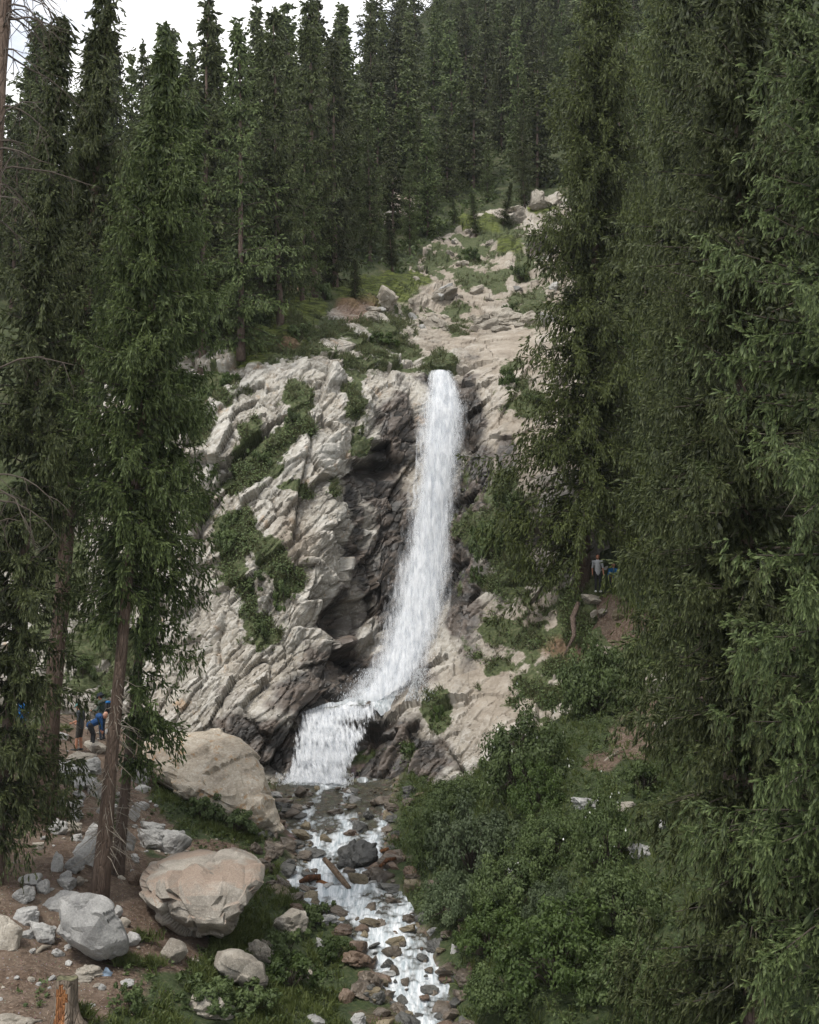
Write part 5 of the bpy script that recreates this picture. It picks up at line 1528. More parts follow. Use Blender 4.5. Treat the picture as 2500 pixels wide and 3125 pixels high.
for (x0, y0, x1, y1, mt_, lab) in [
        (1748, 2435, 1830, 2475, 'grey', 'white rock in the middle of the right bank'), (1880, 2440, 1945, 2475, 'beige', 'pale rock right of the white one'), (2005, 2505, 2032, 2540, 'grey', 'small white stone beside the big spruce'),
        (1508, 2528, 1536, 2548, 'grey', 'small white stone beside the willow bush'), (1540, 2610, 1645, 2685, 'grey', 'grey outcrop between bushes of the right bank'), (1920, 2575, 1985, 2625, 'grey', 'grey rock under the big spruce branches'),
        (1970, 2060, 2020, 2128, 'beige', 'tan upright rock left of the big spruce'), (1985, 2178, 2056, 2248, 'beige', 'pale broken rock on dry soil left of the big spruce'), (1660, 2550, 1730, 2580, 'grey', 'low pale stones on the right bank'),
        (1775, 1815, 1835, 1845, 'beige', 'flat rock at the feet of the person in the white shirt'), (1855, 1800, 1885, 1828, 'beige', 'upright stone right of the person in the white shirt'),
        (1872, 1815, 1905, 1832, 'grey', 'flat stone below the person in the white shirt'), (1905, 1785, 1932, 1808, 'grey', 'small stone in the shade under the spruce'), (1820, 1858, 1852, 1878, 'beige', 'stone on the trail below the sheltering spruce'),
        (1800, 1862, 1822, 1885, 'beige', 'reddish stone on the trail below the sheltering spruce'), (1870, 1850, 1915, 1895, 'yellow', 'mossy ochre rock beside dry branches'), (1640, 2120, 1710, 2170, 'beige', 'jumble of pale stone at the lower end of the slab')]:
    rock_box('rock', (x0, y0, x1, y1), mt_, lab, dep=0.8, Y=None if y1 > 1900 else float(surf((x0 + x1) / 2, y1)) - 0.3, group='rocks of the right bank')

# grey stones piled on the slope behind the bare trunks and round the big boulders
rg = rngs(98)
nrk = 0
while nrk < 46:
    if nrk < 32: u_, v_ = rg.uniform(90, 420), rg.uniform(2320, 2720)
    else: u_, v_ = rg.uniform(0, 330), rg.uniform(2700, 3000)
    if any(x0 - 6 < u_ < x1 + 6 and y0 < v_ < y1 + 10 for x0, y0, x1, y1 in RBOX): continue
    Y_ = hit(u_, v_); p_ = P(u_, v_, Y_); s = 0.08 + 0.26 * rg.uniform() ** 1.5
    mt_ = 'grey' if rg.uniform() < 0.7 else 'beige'
    o = rlink('rock', ROCKS[rg.integers(12)], mt_); nrk += 1
    o.location = (p_[0], p_[1] + 0.3 * s, gz(p_[0], p_[1]) + 0.22 * s); o.scale = (s * rg.uniform(0.9, 1.4), s * rg.uniform(0.8, 1.1), s * rg.uniform(0.6, 0.95))
    o.rotation_euler = (rg.normal(0, 0.2), rg.normal(0, 0.2), rg.uniform(0, 6.28))
    pl_ = 'on the slope behind the bare trunks' if v_ < 2480 else ('round the foot of the bare trunks' if v_ < 2700 else 'on the red soil near the stump')
    lab = f"{'mid sized' if s > 0.18 else 'small'} {'grey' if mt_ == 'grey' else 'tan'} rock {pl_}, {'left' if u_ < 200 else 'right'} part"
    tag(o, lab, 'rock', lab.replace(' rock ', ' rocks '))

# angular blocks lying on the scree above the fall
rg = rngs(97)
jj = np.where((rock > 0.8) & (uf > 1130) & (uf < 1730) & (vf > 600) & (vf < 1010) & (veg < 0.5))[0]
for k in range(70):
    p_ = TP[jj[rg.integers(len(jj))]]; s = rg.uniform(0.25, 0.6) if k > 14 else rg.uniform(0.7, 1.2)
    mt_ = 'beige' if rg.uniform() < 0.6 else 'grey'
    o = rlink('scree_block', ROCKS[rg.integers(12)], mt_)
    o.location = p_ + np.array([0, 0, 0.1 * s]); o.scale = (s * rg.uniform(0.8, 1.4), s * rg.uniform(0.7, 1.1), s * rg.uniform(0.5, 0.9))
    o.rotation_euler = (rg.normal(0, 0.4), rg.normal(0, 0.4), rg.uniform(0, 6.28))
    u_, v_ = PROJ(p_); wh = ('upper' if v_ < 760 else 'lower') + ' ' + ('left' if u_ < 1400 else 'right')
    lab = f"{'large' if k <= 14 else 'small'} {'tan' if mt_ == 'beige' else 'grey'} angular block on the {wh} part of the scree"
    tag(o, lab, 'rock', lab.replace('block', 'blocks'))

# smaller stones, one by one: in the stream and on its shores
rg = rngs(95)
for k in range(165):
    y = rg.uniform(26.5, 44.6); t = rg.uniform(-1.0, 1.0)
    t = np.sign(t) * abs(t) ** 0.6 * 1.12 if y < 40 else t * 1.02
    x = (sxl(y) + sxr(y)) / 2 + t * (sxr(y) - sxl(y)) / 2
    s = (0.06 + 0.26 * rg.uniform() ** 2.2) * (1.3 if abs(t) > 0.9 else 1.0)
    mt_ = rg.choice(['wet', 'rust', 'yellow', 'dark', 'grey'], p=[0.42, 0.15, 0.15, 0.24, 0.04])
    o = rlink('stream_stone', PEB[rg.integers(8)], mt_)
    o.location = (x, y, szz(y) + s * 0.10 if abs(t) < 0.95 else gz(x, y) + s * 0.15)
    o.scale = (s * rg.uniform(0.9, 1.5), s * rg.uniform(0.8, 1.2), s * rg.uniform(0.5, 0.85)); o.rotation_euler = (rg.normal(0, 0.2), rg.normal(0, 0.2), rg.uniform(0, 6.28))
    where = 'on the stony shore' if abs(t) > 0.95 else ('in the shallow pool' if y > 41 else ('in the upper rapids' if y > 35 else 'in the lower rapids'))
    cn = dict(wet='wet brown', rust='rusty red', yellow='ochre', dark='blackish', grey='pale grey')[mt_]
    tag(o, f'small {cn} stone {where}', 'stone', f'small {cn} stones {where}')
for k in range(75):
    y = rg.uniform(26.0, 43.0); sg_ = 1 if rg.uniform() < 0.6 else -1
    t = sg_ * rg.uniform(0.92, 1.0 + 0.9 / max((sxr(y) - sxl(y)) / 2, 0.3))
    x = (sxl(y) + sxr(y)) / 2 + t * (sxr(y) - sxl(y)) / 2
    s = rg.uniform(0.12, 0.38)
    mt_ = rg.choice(['wet', 'rust', 'dark', 'yellow'], p=[0.45, 0.2, 0.25, 0.10])
    o = rlink('shore_rock', ROCKS[rg.integers(12)], mt_)
    o.location = (x, y, gz(x, y) + s * 0.18)
    o.scale = (s * rg.uniform(0.9, 1.4), s * rg.uniform(0.8, 1.1), s * rg.uniform(0.55, 0.9)); o.rotation_euler = (rg.normal(0, 0.2), rg.normal(0, 0.2), rg.uniform(0, 6.28))
    cn = dict(wet='wet brown', rust='rusty red', yellow='ochre', dark='blackish')[mt_]
    where = f"along the {'right' if sg_ > 0 else 'left'} shore of the {'upper' if y > 36 else 'lower'} rapids"
    tag(o, f"{'large' if s > 0.26 else 'small'} {cn} rock {where}", 'rock', f"{'large' if s > 0.26 else 'small'} {cn} rocks {where}")
w = area * inframe * left * (dirt > 0.3) * (1 - bed)
i = pick(w, 150, rg)
for k in range(150):
    s = rg.uniform(0.03, 0.10); p_ = gpt[i[k]]
    mt_ = rg.choice(['grey', 'beige'])
    o = rlink('pebble', PEB[rg.integers(8)], mt_); o.location = p_ + np.array([rg.normal(0, .04), rg.normal(0, .04), s * 0.2])
    o.scale = (s * 1.2, s, s * 0.7); o.rotation_euler = (0, 0, rg.uniform(0, 6.28))
    cn = 'pale grey' if mt_ == 'grey' else 'tan'
    tag(o, f'small {cn} pebble lying on the bare soil of the left bank', 'stone', f'{cn} pebbles on the soil')

rg = rngs(60)
keep = np.ones(len(gu))
for x0, y0, x1, y1 in RBOX:
    keep[(gu > x0 - 4) & (gu < x1 + 4) & (gv > y0 + 0.1 * (y1 - y0)) & (gv < y1 + 0.6 * (y1 - y0) + 8)] = 0.03
area = area * keep
w = area * inframe * left * np.clip(grass - 0.45, 0, 1) * (1 - bed) * np.clip(0.4 + fbm(gp, 0.9, 3, 93), 0.02, 1)
i = pick(w, 3600, rg); b_ = gpt[i] + np.stack([rg.normal(0, 0.05, 3600), rg.normal(0, 0.05, 3600), np.zeros(3600)], -1)
o = link('grass', tufts('grass', b_, np.tile(nrz, (3600, 1)), 10, rg.uniform(0.15, 0.38, 3600), M['grass'], rg)); tag(o, kind='stuff')
w = area * inframe * ~left * (gpt[:, 1] < 47) * (1 - bed) * np.clip(grass, 0.02, 1)
i = pick(w, 3000, rg)
o = link('grass', tufts('bank_grass', gpt[i], np.tile(nrz, (3000, 1)), 8, rg.uniform(0.25, 0.6, 3000), M['grass'], rg)); tag(o, kind='stuff')
# herbs: little leaf clumps covering the right bank and parts of the left
i = np.concatenate([pick(w, 5200, rg), pick(area * inframe * left * np.clip(grm - 0.35, 0, 1) * (1 - bed), 700, rg)])
n = len(i); k = np.repeat(np.arange(n), 11); m = len(k)
hh = rg.uniform(0.08, 0.42, n) * np.where(left[i], 0.55, 1.0)
off = norm(rg.normal(size=(m, 3))) * rg.uniform(0.2, 1, m)[:, None] * hh[k][:, None] * 0.75
pos = gpt[i][k] + off; pos[:, 2] = gpt[i][k][:, 2] + np.abs(off[:, 2]) + hh[k] * 0.35
o = link('ground_cover', leaves('ground_cover', pos, norm(off + np.array([0, 0, 0.35]) + 0.2 * rg.normal(size=(m, 3))), rg.uniform(0.05, 0.12, m),
                                np.clip(0.6 * rg.uniform(0, 1, n)[k] + 0.4 * rg.uniform(0, 1, m), 0, 1), M['leaf'], rg)); tag(o, kind='stuff')
# cliff: hanging grass and leaf mats on ledges
jj = (uf > 300) & (uf < 1800) & (vf > 600) & (vf < 2420)
w = np.where(jj, np.clip(veg - 0.3, 0, 1) * (1 - 0.8 * wet) * np.clip(0.35 + 2.2 * fbm(tp, 1.1, 4, 94), 0.03, 1.2), 0)
i = pick(w, 6500, rg)
o = link('cliff_grass', tufts('cliff_grass', TP[i], tn[i], 6, rg.uniform(0.2, 0.5, 6500), M['drygrass'], rg, 0.4, 0.018)); tag(o, kind='stuff')
i = pick(w, 4800, rg); n = len(i); k = np.repeat(np.arange(n), 7); m = len(k)
off = norm(rg.normal(size=(m, 3))) * rg.uniform(0.05, 0.38, m)[:, None]
off = off + tn[i][k] * 0.12
o = link('cliff_greenery', leaves('cliff_greenery', TP[i][k] + off, norm(off + tn[i][k] * 0.2 + np.array([0, 0, 0.2])), rg.uniform(0.05, 0.13, m),
                                  np.clip(0.6 * rg.uniform(0, 1, n)[k] + 0.4 * rg.uniform(0, 1, m), 0, 1), M['leaf'], rg)); tag(o, kind='stuff')
# forest floor greenery on the slope
jj = (uf > 100) & (uf < 2100) & (rock < 0.5) & (vf < 1150) & (mos < 0.3) & (soi < 0.3)
i = pick(jj.astype(float), 3800, rg); n = len(i); k = np.repeat(np.arange(n), 10); m = len(k)
off = norm(rg.normal(size=(m, 3))) * rg.uniform(0.1, 0.7, m)[:, None] + np.array([0, 0, 0.25])
o = link('undergrowth', leaves('undergrowth', TP[i][k] + off, norm(off + 0.3 * rg.normal(size=(m, 3))), rg.uniform(0.2, 0.45, m),
                               np.clip(0.6 * rg.uniform(0, 1, n)[k] + 0.4 * rg.uniform(0, 1, m), 0, 1), M['leaf'], rg)); tag(o, kind='stuff')

w = area * inframe * left * np.clip(dirt - 0.1, 0, 1) * (1 - bed)
i = pick(w, 4200, rg)
o = link('forest_litter', leaves('forest_litter', gpt[i] + np.stack([rg.normal(0, .06, 4200), rg.normal(0, .06, 4200), rg.uniform(0.005, 0.03, 4200)], -1), norm(nrz + 0.35 * rg.normal(size=(4200, 3))), rg.uniform(0.02, 0.09, 4200), rg.uniform(0, 1, 4200), M['litter'], rg, 0.35))
tag(o, kind='stuff')

# tufts growing on the flat topped boulder
def tuft_on(u, v, Y, n, sp, ln, lab):
    e_ = P(u, v, Y)
    b_ = e_ + rg.normal(0, 1, (n, 3)) * np.array([sp, sp * 0.5, sp * 0.12])
    o = link('grass_tuft', tufts('grass_tuft', b_ - e_, np.tile(nrz, (n, 1)), 12, np.full(n, ln), M['grass'], rg, 0.5)); o.location = e_
    tag(o, lab, 'grass')


tuft_on(*Z6(1400, 530), 30.6, 42, 0.28, 0.30, 'thick tuft of grass on the right end of the flat topped boulder')
tuft_on(*Z6(1165, 650), 29.2, 26, 0.13, 0.16, 'little cushion of grass in the hollow of the flat topped boulder')
for (x, y, lab) in [(900, 1050, 'hanging grass tuft left of the round speckled boulder'), (730, 1040, 'grass tuft at the right foot of the big grey block'), (1480, 980, 'grass tuft above the pitted boulder'),
                    (480, 1340, 'grass tuft at the foot of the stump'), (830, 900, 'sparse grass tuft beside the angular stone')]:
    u_, v_ = Z6(x, y); Y_ = hit(u_, v_)
    tuft_on(u_, v_, Y_ - 0.1, 22, 0.13, 0.36, lab)

# ------------------------------------------------------------------ logs, stump, root, sticks
def wood(name, pts, rad, mat, label, cat='log', sides=9, knots=0):
    mb = MB(); mb.tube(np.array(pts), rad, sides)
    for q_ in range(knots):
        p_ = np.array(pts[len(pts) // 2]) + rg.normal(0, 0.08, 3); mb.tube(np.array([p_, p_ + rg.normal(0, 0.12, 3) + np.array([0, 0, 0.12])]), [0.03, 0.008], 5)
    return tag(link(name, mb.mesh(name, [M[mat]])), label, cat)


Yl = 36.1
wood('log', [P(*Z7(465, 790), Yl + 0.6), P(*Z7(530, 860), Yl + 0.3), P(*Z7(590, 935), Yl), P(*Z7(655, 1010), Yl - 0.4)], [0.075, 0.10, 0.10, 0.075], 'log', 'straight pale brown log lying in the white water', knots=2)
e = thing('driftwood', 'dark rotten driftwood with red broken end across the rapids', 'driftwood', tuple(P(*Z7(420, 960), Yl)))
b0 = np.array(e.location)
mb = MB(); mb.tube(np.array([P(*Z7(285, 965), Yl), P(*Z7(350, 935), Yl - 0.1), P(*Z7(440, 925), Yl)]) - b0, [0.07, 0.11, 0.09], 8); link('limb', mb.mesh('limb', [M['log_dark']]), e)
mb = MB(); mb.tube(np.array([P(*Z7(400, 990), Yl), P(*Z7(430, 965), Yl), P(*Z7(490, 985), Yl - 0.15), P(*Z7(560, 1015), Yl - 0.3)]) - b0, [0.09, 0.10, 0.07, 0.04], 8); link('limb', mb.mesh('limb_red', [M['rot']]), e)
for (xa, ya, xb, yb_) in [(395, 930, 390, 880), (410, 930, 412, 885), (400, 960, 385, 1000)]:
    mb = MB(); mb.tube(np.array([P(*Z7(xa, ya), Yl), P(*Z7(xb, yb_), Yl)]) - b0, [0.022, 0.008], 5); link('stub', mb.mesh('stub', [M['log_dark']]), e)
wood('log', [P(*Z7(890, 735), Yl + 0.4), P(*Z7(950, 715), Yl + 0.5)], [0.06, 0.05], 'rot', 'short red broken log on the right side of the rapids')
wood('log', [P(*Z7(885, 850), Yl - 0.2), P(*Z7(940, 800), Yl), P(*Z7(1010, 785), Yl)], [0.05, 0.08, 0.05], 'log_dark', 'dark curved log under the bush right of the rapids')
Ys = hit(1858, 2316)
wood('stick', [P(1826, 2339, Ys - 0.2), P(1860, 2312, Ys), P(1888, 2292, Ys + 0.1)], [0.03, 0.05, 0.035], 'twig_pale', 'weathered stick lying on the right slope', 'stick')
Yr = hit(*Z6(230, 985))
wood('exposed_root', [P(*Z6(175, 1030), Yr - 0.3), P(*Z6(200, 985), Yr), P(*Z6(250, 940), Yr + 0.2), P(*Z6(300, 935), Yr + 0.35)], [0.03, 0.05, 0.055, 0.03], 'twig_pale', 'curved root sticking out of the red soil', 'root')
p0 = P(1752, 1860, 47.6)
wood('exposed_root', [P(1765, 1840, 48.0), P(1748, 1885, 47.6), P(1752, 1940, 47.0), P(1722, 2000, 46.6)], [0.10, 0.13, 0.09, 0.03], 'bark', 'thick bare root running down the tan slab', 'root')
Yst = hit(*Z6(380, 1395))
b0 = P(*Z6(382, 1400), Yst)
e = thing('tree_stump', 'rotten tree stump with mossy cut top and orange decayed side', 'stump', tuple(b0))
m = Yst * K / FPX * 0.52174
hS = 262 * m * 1.0
th = np.arange(28) / 28 * 2 * math.pi; zz = np.linspace(-0.15, 1, 14)
rr = (58 * m) * (1.0 + 0.55 * np.exp(-np.clip(zz, 0, 1) * 5))[:, None] * (1 + 0.07 * np.sin(5 * th + 0.6)[None] + 0.05 * np.sin(11 * th)[None]) * (1 + 0.35 * np.exp(-np.clip(zz, 0, 1) * 6)[:, None] * np.sin(4 * th + 1)[None])
V = np.stack([rr * np.cos(th), rr * np.sin(th), np.broadcast_to(zz[:, None] * hS, rr.shape)], -1).reshape(-1, 3)
V[:, 2] += (zz[:, None] > 0.9).repeat(28, 1).ravel() * 0.02 * np.sin(3 * np.tile(th, 14))
F_ = np.array([(i * 28 + j, i * 28 + (j + 1) % 28, (i + 1) * 28 + (j + 1) % 28, (i + 1) * 28 + j) for i in range(13) for j in range(28)])
ctr = V[F_].mean(1); aa = np.arctan2(ctr[:, 1], ctr[:, 0])
link('bark', mesh_np('stump_bark', V, F_, [M['stump'], M['rot']], True, None, ((aa > -2.3 + 0.5 * fbm(ctr, 4.0, 3, 7)) & (aa < -1.35 + 0.7 * fbm(ctr, 5.0, 3, 8)) & (ctr[:, 2] < hS * (0.86 + 0.2 * fbm(ctr, 6, 2, 9)))).astype(int)), e)
ring = V[-28:]; Vt = np.vstack([ring * np.array([0.98, 0.98, 1]) - np.array([0, 0, 0.012]), ring.mean(0)[None] + np.array([0, 0, -0.03])])
link('cut_top', mesh_np('stump_top', Vt, np.array([(j, (j + 1) % 28, 28) for j in range(28)]), [M['stumptop']]), e)
# crumpled litter beside the block
Yw = hit(*Z6(625, 1115)); pw_ = P(*Z6(625, 1100), Yw)
mb = MB(); r3 = Matrix.Rotation(0.5, 3, 'Y') @ Matrix.Rotation(0.3, 3, 'X')
gw = np.array([(x, y) for y in np.linspace(-1, 1, 6) for x in np.linspace(-1, 1, 5)])
Vw = np.column_stack([gw[:, 0] * 0.10, rg.normal(0, 0.018, 30), gw[:, 1] * 0.13]) @ np.array(r3).T
mb.add(np.vstack([Vw, Vw + np.array([0, 0.012, 0])]), np.vstack([grid_faces(6, 5), grid_faces(6, 5)[:, ::-1] + 30]))
o = link('plastic_wrapper', mb.mesh('plastic_wrapper', [plain('blue_grey_plastic', (0.25, 0.33, 0.42), 0.35)], True)); o.location = pw_
tag(o, 'crumpled bluish plastic wrapper on the ground under the big grey block', 'litter')

# ------------------------------------------------------------------ people
SK = plain('skin', (0.36, 0.17, 0.105), 0.6, 0.06)
def cloth(n, c): return plain(n, c, 0.85, 0.12, 20)


def person(label, foot, face, joints, mats, extra=(), lean=0.0, H=1.75, vox=0.017):
    """one continuous figure from tapered limbs fused by voxel remeshing. joints: name -> (x right, y forward, z up) in metres"""
    J = {k: np.array(q_, float) for k, q_ in joints.items()}
    caps = []
    def cap(a, b, ra, rb, m): caps.append((np.array(a, float), np.array(b, float), ra, rb, m))
    cap(J['hip'] + [0, 0, -0.02], J['chest'] + [0, 0, -0.14], 0.135, 0.140, 'top')
    cap(J['chest'] + [0, 0, -0.14], J['chest'], 0.140, 0.150, 'top')
    for s in 'lr':
        sg = -1 if s == 'l' else 1
        cap(J['chest'] + [sg * 0.06, 0, 0.02], J['sh_' + s], 0.10, 0.072, 'top')
        cap(J['sh_' + s], J['el_' + s], 0.062, 0.047, 'top')
        cap(J['sh_' + s] * 0.35 + J['el_' + s] * 0.65, J['el_' + s], 0.052, 0.044, 'arm')
        cap(J['el_' + s], J['wr_' + s], 0.044, 0.032, 'arm')
        hd = norm(J['wr_' + s] - J['el_' + s]); fw = norm(np.array([0.0, 1, 0]) - hd * hd[1])
        pm = J['wr_' + s] + hd * 0.065
        sd_ = np.cross(hd, fw)
        cap(J['wr_' + s], pm, 0.027, 0.030, 'skin')
        for q_ in range(4):                       # four fingers, unequal and bent
            o_ = fw * (q_ - 1.5) * 0.019
            b1 = pm + o_ + hd * 0.02; b2 = b1 + hd * [0.030, 0.036, 0.034, 0.026][q_] - sd_ * 0.006 * sg
            cap(b1, b2, 0.0105, 0.0095, 'skin'); cap(b2, b2 + hd * 0.026 - sd_ * 0.016 * sg, 0.0095, 0.008, 'skin')
        t1 = J['wr_' + s] + hd * 0.03 + fw * 0.026; t2 = t1 + hd * 0.03 + fw * 0.028
        cap(t1, t2, 0.0125, 0.011, 'skin'); cap(t2, t2 + hd * 0.028, 0.011, 0.009, 'skin')
        cap(J['hip'] + [sg * 0.085, 0, -0.03], J['kn_' + s], 0.098, 0.066, 'leg')
        cap(J['kn_' + s], J['an_' + s], 0.064, 0.046, 'shin')
        f_ = norm(J['to_' + s] - J['an_' + s] * [1, 1, 0] - [0, 0, J['to_' + s][2]])
        an = J['an_' + s]
        cap(an + [0, 0, 0.0], an + [0, 0, -0.045], 0.046, 0.046, 'sock')
        cap(an + [0, 0, -0.05] - f_ * 0.04, J['to_' + s], 0.046, 0.040, 'shoe')
    nk = J['chest'] + [0, 0, 0.10]
    cap(J['chest'] + [0, 0, 0.06], J['head'] + [0, -0.01, -0.08], 0.060, 0.052, 'skin')
    hf = norm(J['headdir'])
    hu = norm(np.array([0, 0, 1.0]) - hf * hf[2])
    hr = np.cross(hf, hu)
    cap(J['head'] - hf * 0.015 + hu * 0.03, J['head'] + hf * 0.012 - hu * 0.055, 0.088, 0.062, 'skin')     # skull and jaw
    cap(J['head'] - hf * 0.03 + hu * 0.045, J['head'] - hf * 0.035 - hu * 0.005, 0.088, 0.078, 'hair')
    cap(J['head'] + hf * 0.085 + hu * 0.01, J['head'] + hf * 0.100 - hu * 0.022, 0.012, 0.016, 'skin')     # nose
    cap(J['head'] + hf * 0.074 - hu * 0.052 - hr * 0.016, J['head'] + hf * 0.074 - hu * 0.052 + hr * 0.016, 0.010, 0.010, 'skin')  # mouth
    for sg in (-1, 1): cap(J['head'] + hr * sg * 0.082 + hu * 0.015, J['head'] + hr * sg * 0.084 - hu * 0.02, 0.014, 0.010, 'skin')
    for c in extra: cap(*c)
    mb = MB()
    for a, b, ra, rb, m_ in caps:
        d = b - a; L = np.linalg.norm(d); d = d / max(L, 1e-6)
        al = np.linspace(-math.pi / 2, 0, 5)
        pts = [a + d * (ra * math.sin(x)) for x in al] + [b + d * (rb * math.sin(x)) for x in al[::-1] * -1][::1]
        r_ = [max(ra * math.cos(x), 1e-4) for x in al] + [max(rb * math.cos(x), 1e-4) for x in (-al[::-1])]
        pts = np.array(pts)
        tg = d; ref = np.array([0.3, 0.5, 0.8]); x_ = norm(np.cross(tg, ref)); y_ = np.cross(tg, x_)
        th = np.arange(10) / 10 * 2 * math.pi
        V = (pts[:, None] + np.array(r_)[:, None, None] * (x_ * np.cos(th)[:, None] + y_ * np.sin(th)[:, None])[None]).reshape(-1, 3)
        F_ = np.array([(i * 10 + j, i * 10 + (j + 1) % 10, (i + 1) * 10 + (j + 1) % 10, (i + 1) * 10 + j) for i in range(9) for j in range(10)])
        mb.add(V, F_)
    tmp = link('tmp_body', mb.mesh('tmp_body', []))
    md = tmp.modifiers.new('r', 'REMESH'); md.mode = 'VOXEL'; md.voxel_size = vox
    md2 = tmp.modifiers.new('s', 'SMOOTH'); md2.iterations = 2; md2.factor = 0.35
    dg = bpy.context.evaluated_depsgraph_get()
    me = bpy.data.meshes.new_from_object(tmp.evaluated_get(dg))
    bpy.data.objects.remove(tmp)
    me.name = 'person_body'
    names = ['skin', 'top', 'arm', 'leg', 'shin', 'sock', 'shoe', 'hair']
    me.materials.clear()
    for k in names: me.materials.append(mats.get(k) or mats['top'])
    npoly = len(me.polygons); co = np.zeros(npoly * 3); me.polygons.foreach_get('center', co); co = co.reshape(-1, 3)
    best = np.full(npoly, 9.0); mi = np.zeros(npoly, int)
    for a, b, ra, rb, m_ in caps:
        d = b - a; t_ = np.clip(((co - a) @ d) / max(d @ d, 1e-9), 0, 1)
        ds = np.linalg.norm(co - a - t_[:, None] * d, axis=1) - (ra + (rb - ra) * t_)
        k = ds < best - 1e-4
        best = np.where(k, ds, best); mi = np.where(k, names.index(m_), mi)
    me.polygons.foreach_set('material_index', mi.astype(np.int32))
    me.polygons.foreach_set('use_smooth', np.ones(npoly, bool))
    e = thing('person', label, 'person', tuple(foot))
    e.rotation_euler.z = face
    e.scale = (H / 1.75,) * 3
    link('body', me, e)
    mb = MB()
    for sg in (-1, 1): mb.ball(J['head'] + hf * 0.078 + hu * 0.016 + hr * sg * 0.032, 0.010)
    link('eyes', mb.mesh('eyes', [plain('eye_dark', (0.02, 0.015, 0.012), 0.3)]), e)
    return e, J, (hf, hu, hr)


STAND = dict(hip=(0, 0, 0.93), chest=(0, 0.01, 1.36), sh_l=(-0.19, 0, 1.40), sh_r=(0.19, 0, 1.40), el_l=(-0.24, -0.02, 1.12), el_r=(0.24, -0.02, 1.12), wr_l=(-0.25, 0.06, 0.88), wr_r=(0.25, 0.06, 0.88),
             kn_l=(-0.10, 0.02, 0.50), kn_r=(0.10, 0.03, 0.50), an_l=(-0.11, -0.02, 0.10), an_r=(0.11, 0, 0.10), to_l=(-0.12, 0.15, 0.045), to_r=(0.12, 0.17, 0.045), head=(0, 0.04, 1.62), headdir=(0, 1, -0.15))


def pose(**kw): d = dict(STAND); d.update(kw); return d


def cap_hat(e, J, ax, mat, brim=0.10):
    hf, hu, hr = ax
    B = np.column_stack([hr, hf, hu])
    mb = MB(); th = np.linspace(0, 1, 8)
    V = []
    for a_ in np.linspace(0, math.pi / 2, 7):
        for b_ in np.arange(18) / 18 * 2 * math.pi: V.append((0.102 * math.cos(a_) * math.cos(b_), 0.118 * math.cos(a_) * math.sin(b_) - 0.012, 0.045 + 0.085 * math.sin(a_)))
    V = np.array(V) @ B.T + J['head']
    F_ = np.array([(i * 18 + j, i * 18 + (j + 1) % 18, (i + 1) * 18 + (j + 1) % 18, (i + 1) * 18 + j) for i in range(6) for j in range(18)])
    mb.add(V, F_); c_ = link('cap', mb.mesh('cap', [mat]), e)
    mb = MB(); q_ = []
    for s in (0, 1):
        for b_ in np.linspace(0.25, math.pi - 0.25, 12): q_.append(((0.10 - 0.015 * s) * math.cos(b_), 0.105 * math.sin(b_) - 0.01 + s * brim * math.sin(b_), 0.05 - 0.018 * s))
    q_ = np.array(q_); q2 = np.vstack([q_, q_ + np.array([0, 0, 0.006])])
    mb.add(q2 @ B.T + J['head'], np.vstack([grid_faces(2, 12), grid_faces(2, 12)[:, ::-1] + 24]))
    link('brim', mb.mesh('brim', [mat]), c_)


def bucket_hat(e, J, ax, mat):
    hf, hu, hr = ax; B = np.column_stack([hr, hf, hu])
    pr = [(0.165, 0.010), (0.150, 0.03), (0.112, 0.055), (0.108, 0.10), (0.095, 0.135), (0.06, 0.148), (0.001, 0.15)]
    V = np.array([(r_ * math.cos(b_), r_ * 1.1 * math.sin(b_) - 0.012, z_) for r_, z_ in pr for b_ in np.arange(20) / 20 * 2 * math.pi]) @ B.T + J['head']
    F_ = np.array([(i * 20 + j, i * 20 + (j + 1) % 20, (i + 1) * 20 + (j + 1) % 20, (i + 1) * 20 + j) for i in range(6) for j in range(20)])
    mb = MB(); mb.add(V, F_); link('bucket_hat', mb.mesh('bucket_hat', [mat]), e)


def rucksack(label, per, mat, mat2, loc=(0, -0.24, 1.22), s=1.0):
    """a pack worn on the back: own thing, with pocket, pouch and straps"""
    w_ = per.matrix_world if False else Matrix.Translation(per.location) @ Matrix.Rotation(per.rotation_euler.z, 4, 'Z')
    e = thing('backpack', label, 'backpack', tuple(w_ @ Vector(loc)))
    e.rotation_euler.z = per.rotation_euler.z
    def rb(name, c, h, m_):
        bm = bmesh.new(); bmesh.ops.create_cube(bm, size=2.0)
        for v_ in bm.verts: v_.co = Vector((v_.co.x * h[0] * s, v_.co.y * h[1] * s, v_.co.z * h[2] * s))
        bmesh.ops.bevel(bm, geom=bm.edges[:] , offset=min(h) * 0.55 * s, segments=3, affect='EDGES')
        me = bpy.data.meshes.new(name); bm.to_mesh(me); bm.free(); me.materials.append(m_)
        for p_ in me.polygons: p_.use_smooth = True
        o = link(name, me, e); o.location = [q_ * s for q_ in c]
        return o
    rb('bag', (0, 0, 0), (0.15, 0.10, 0.24), mat); rb('pocket', (0, -0.11, -0.08), (0.11, 0.035, 0.11), mat); rb('pouch', (0, -0.03, 0.21), (0.13, 0.09, 0.06), mat2)
    for sg in (-1, 1):
        mb = MB(); mb.tube(np.array([(sg * 0.10, 0.08, 0.2), (sg * 0.12, 0.17, 0.24), (sg * 0.13, 0.27, 0.18), (sg * 0.13, 0.30, 0.0), (sg * 0.12, 0.1, -0.18)]) * s, 0.016, 6)
        link('strap', mb.mesh('strap', [mat]), e)
    return e


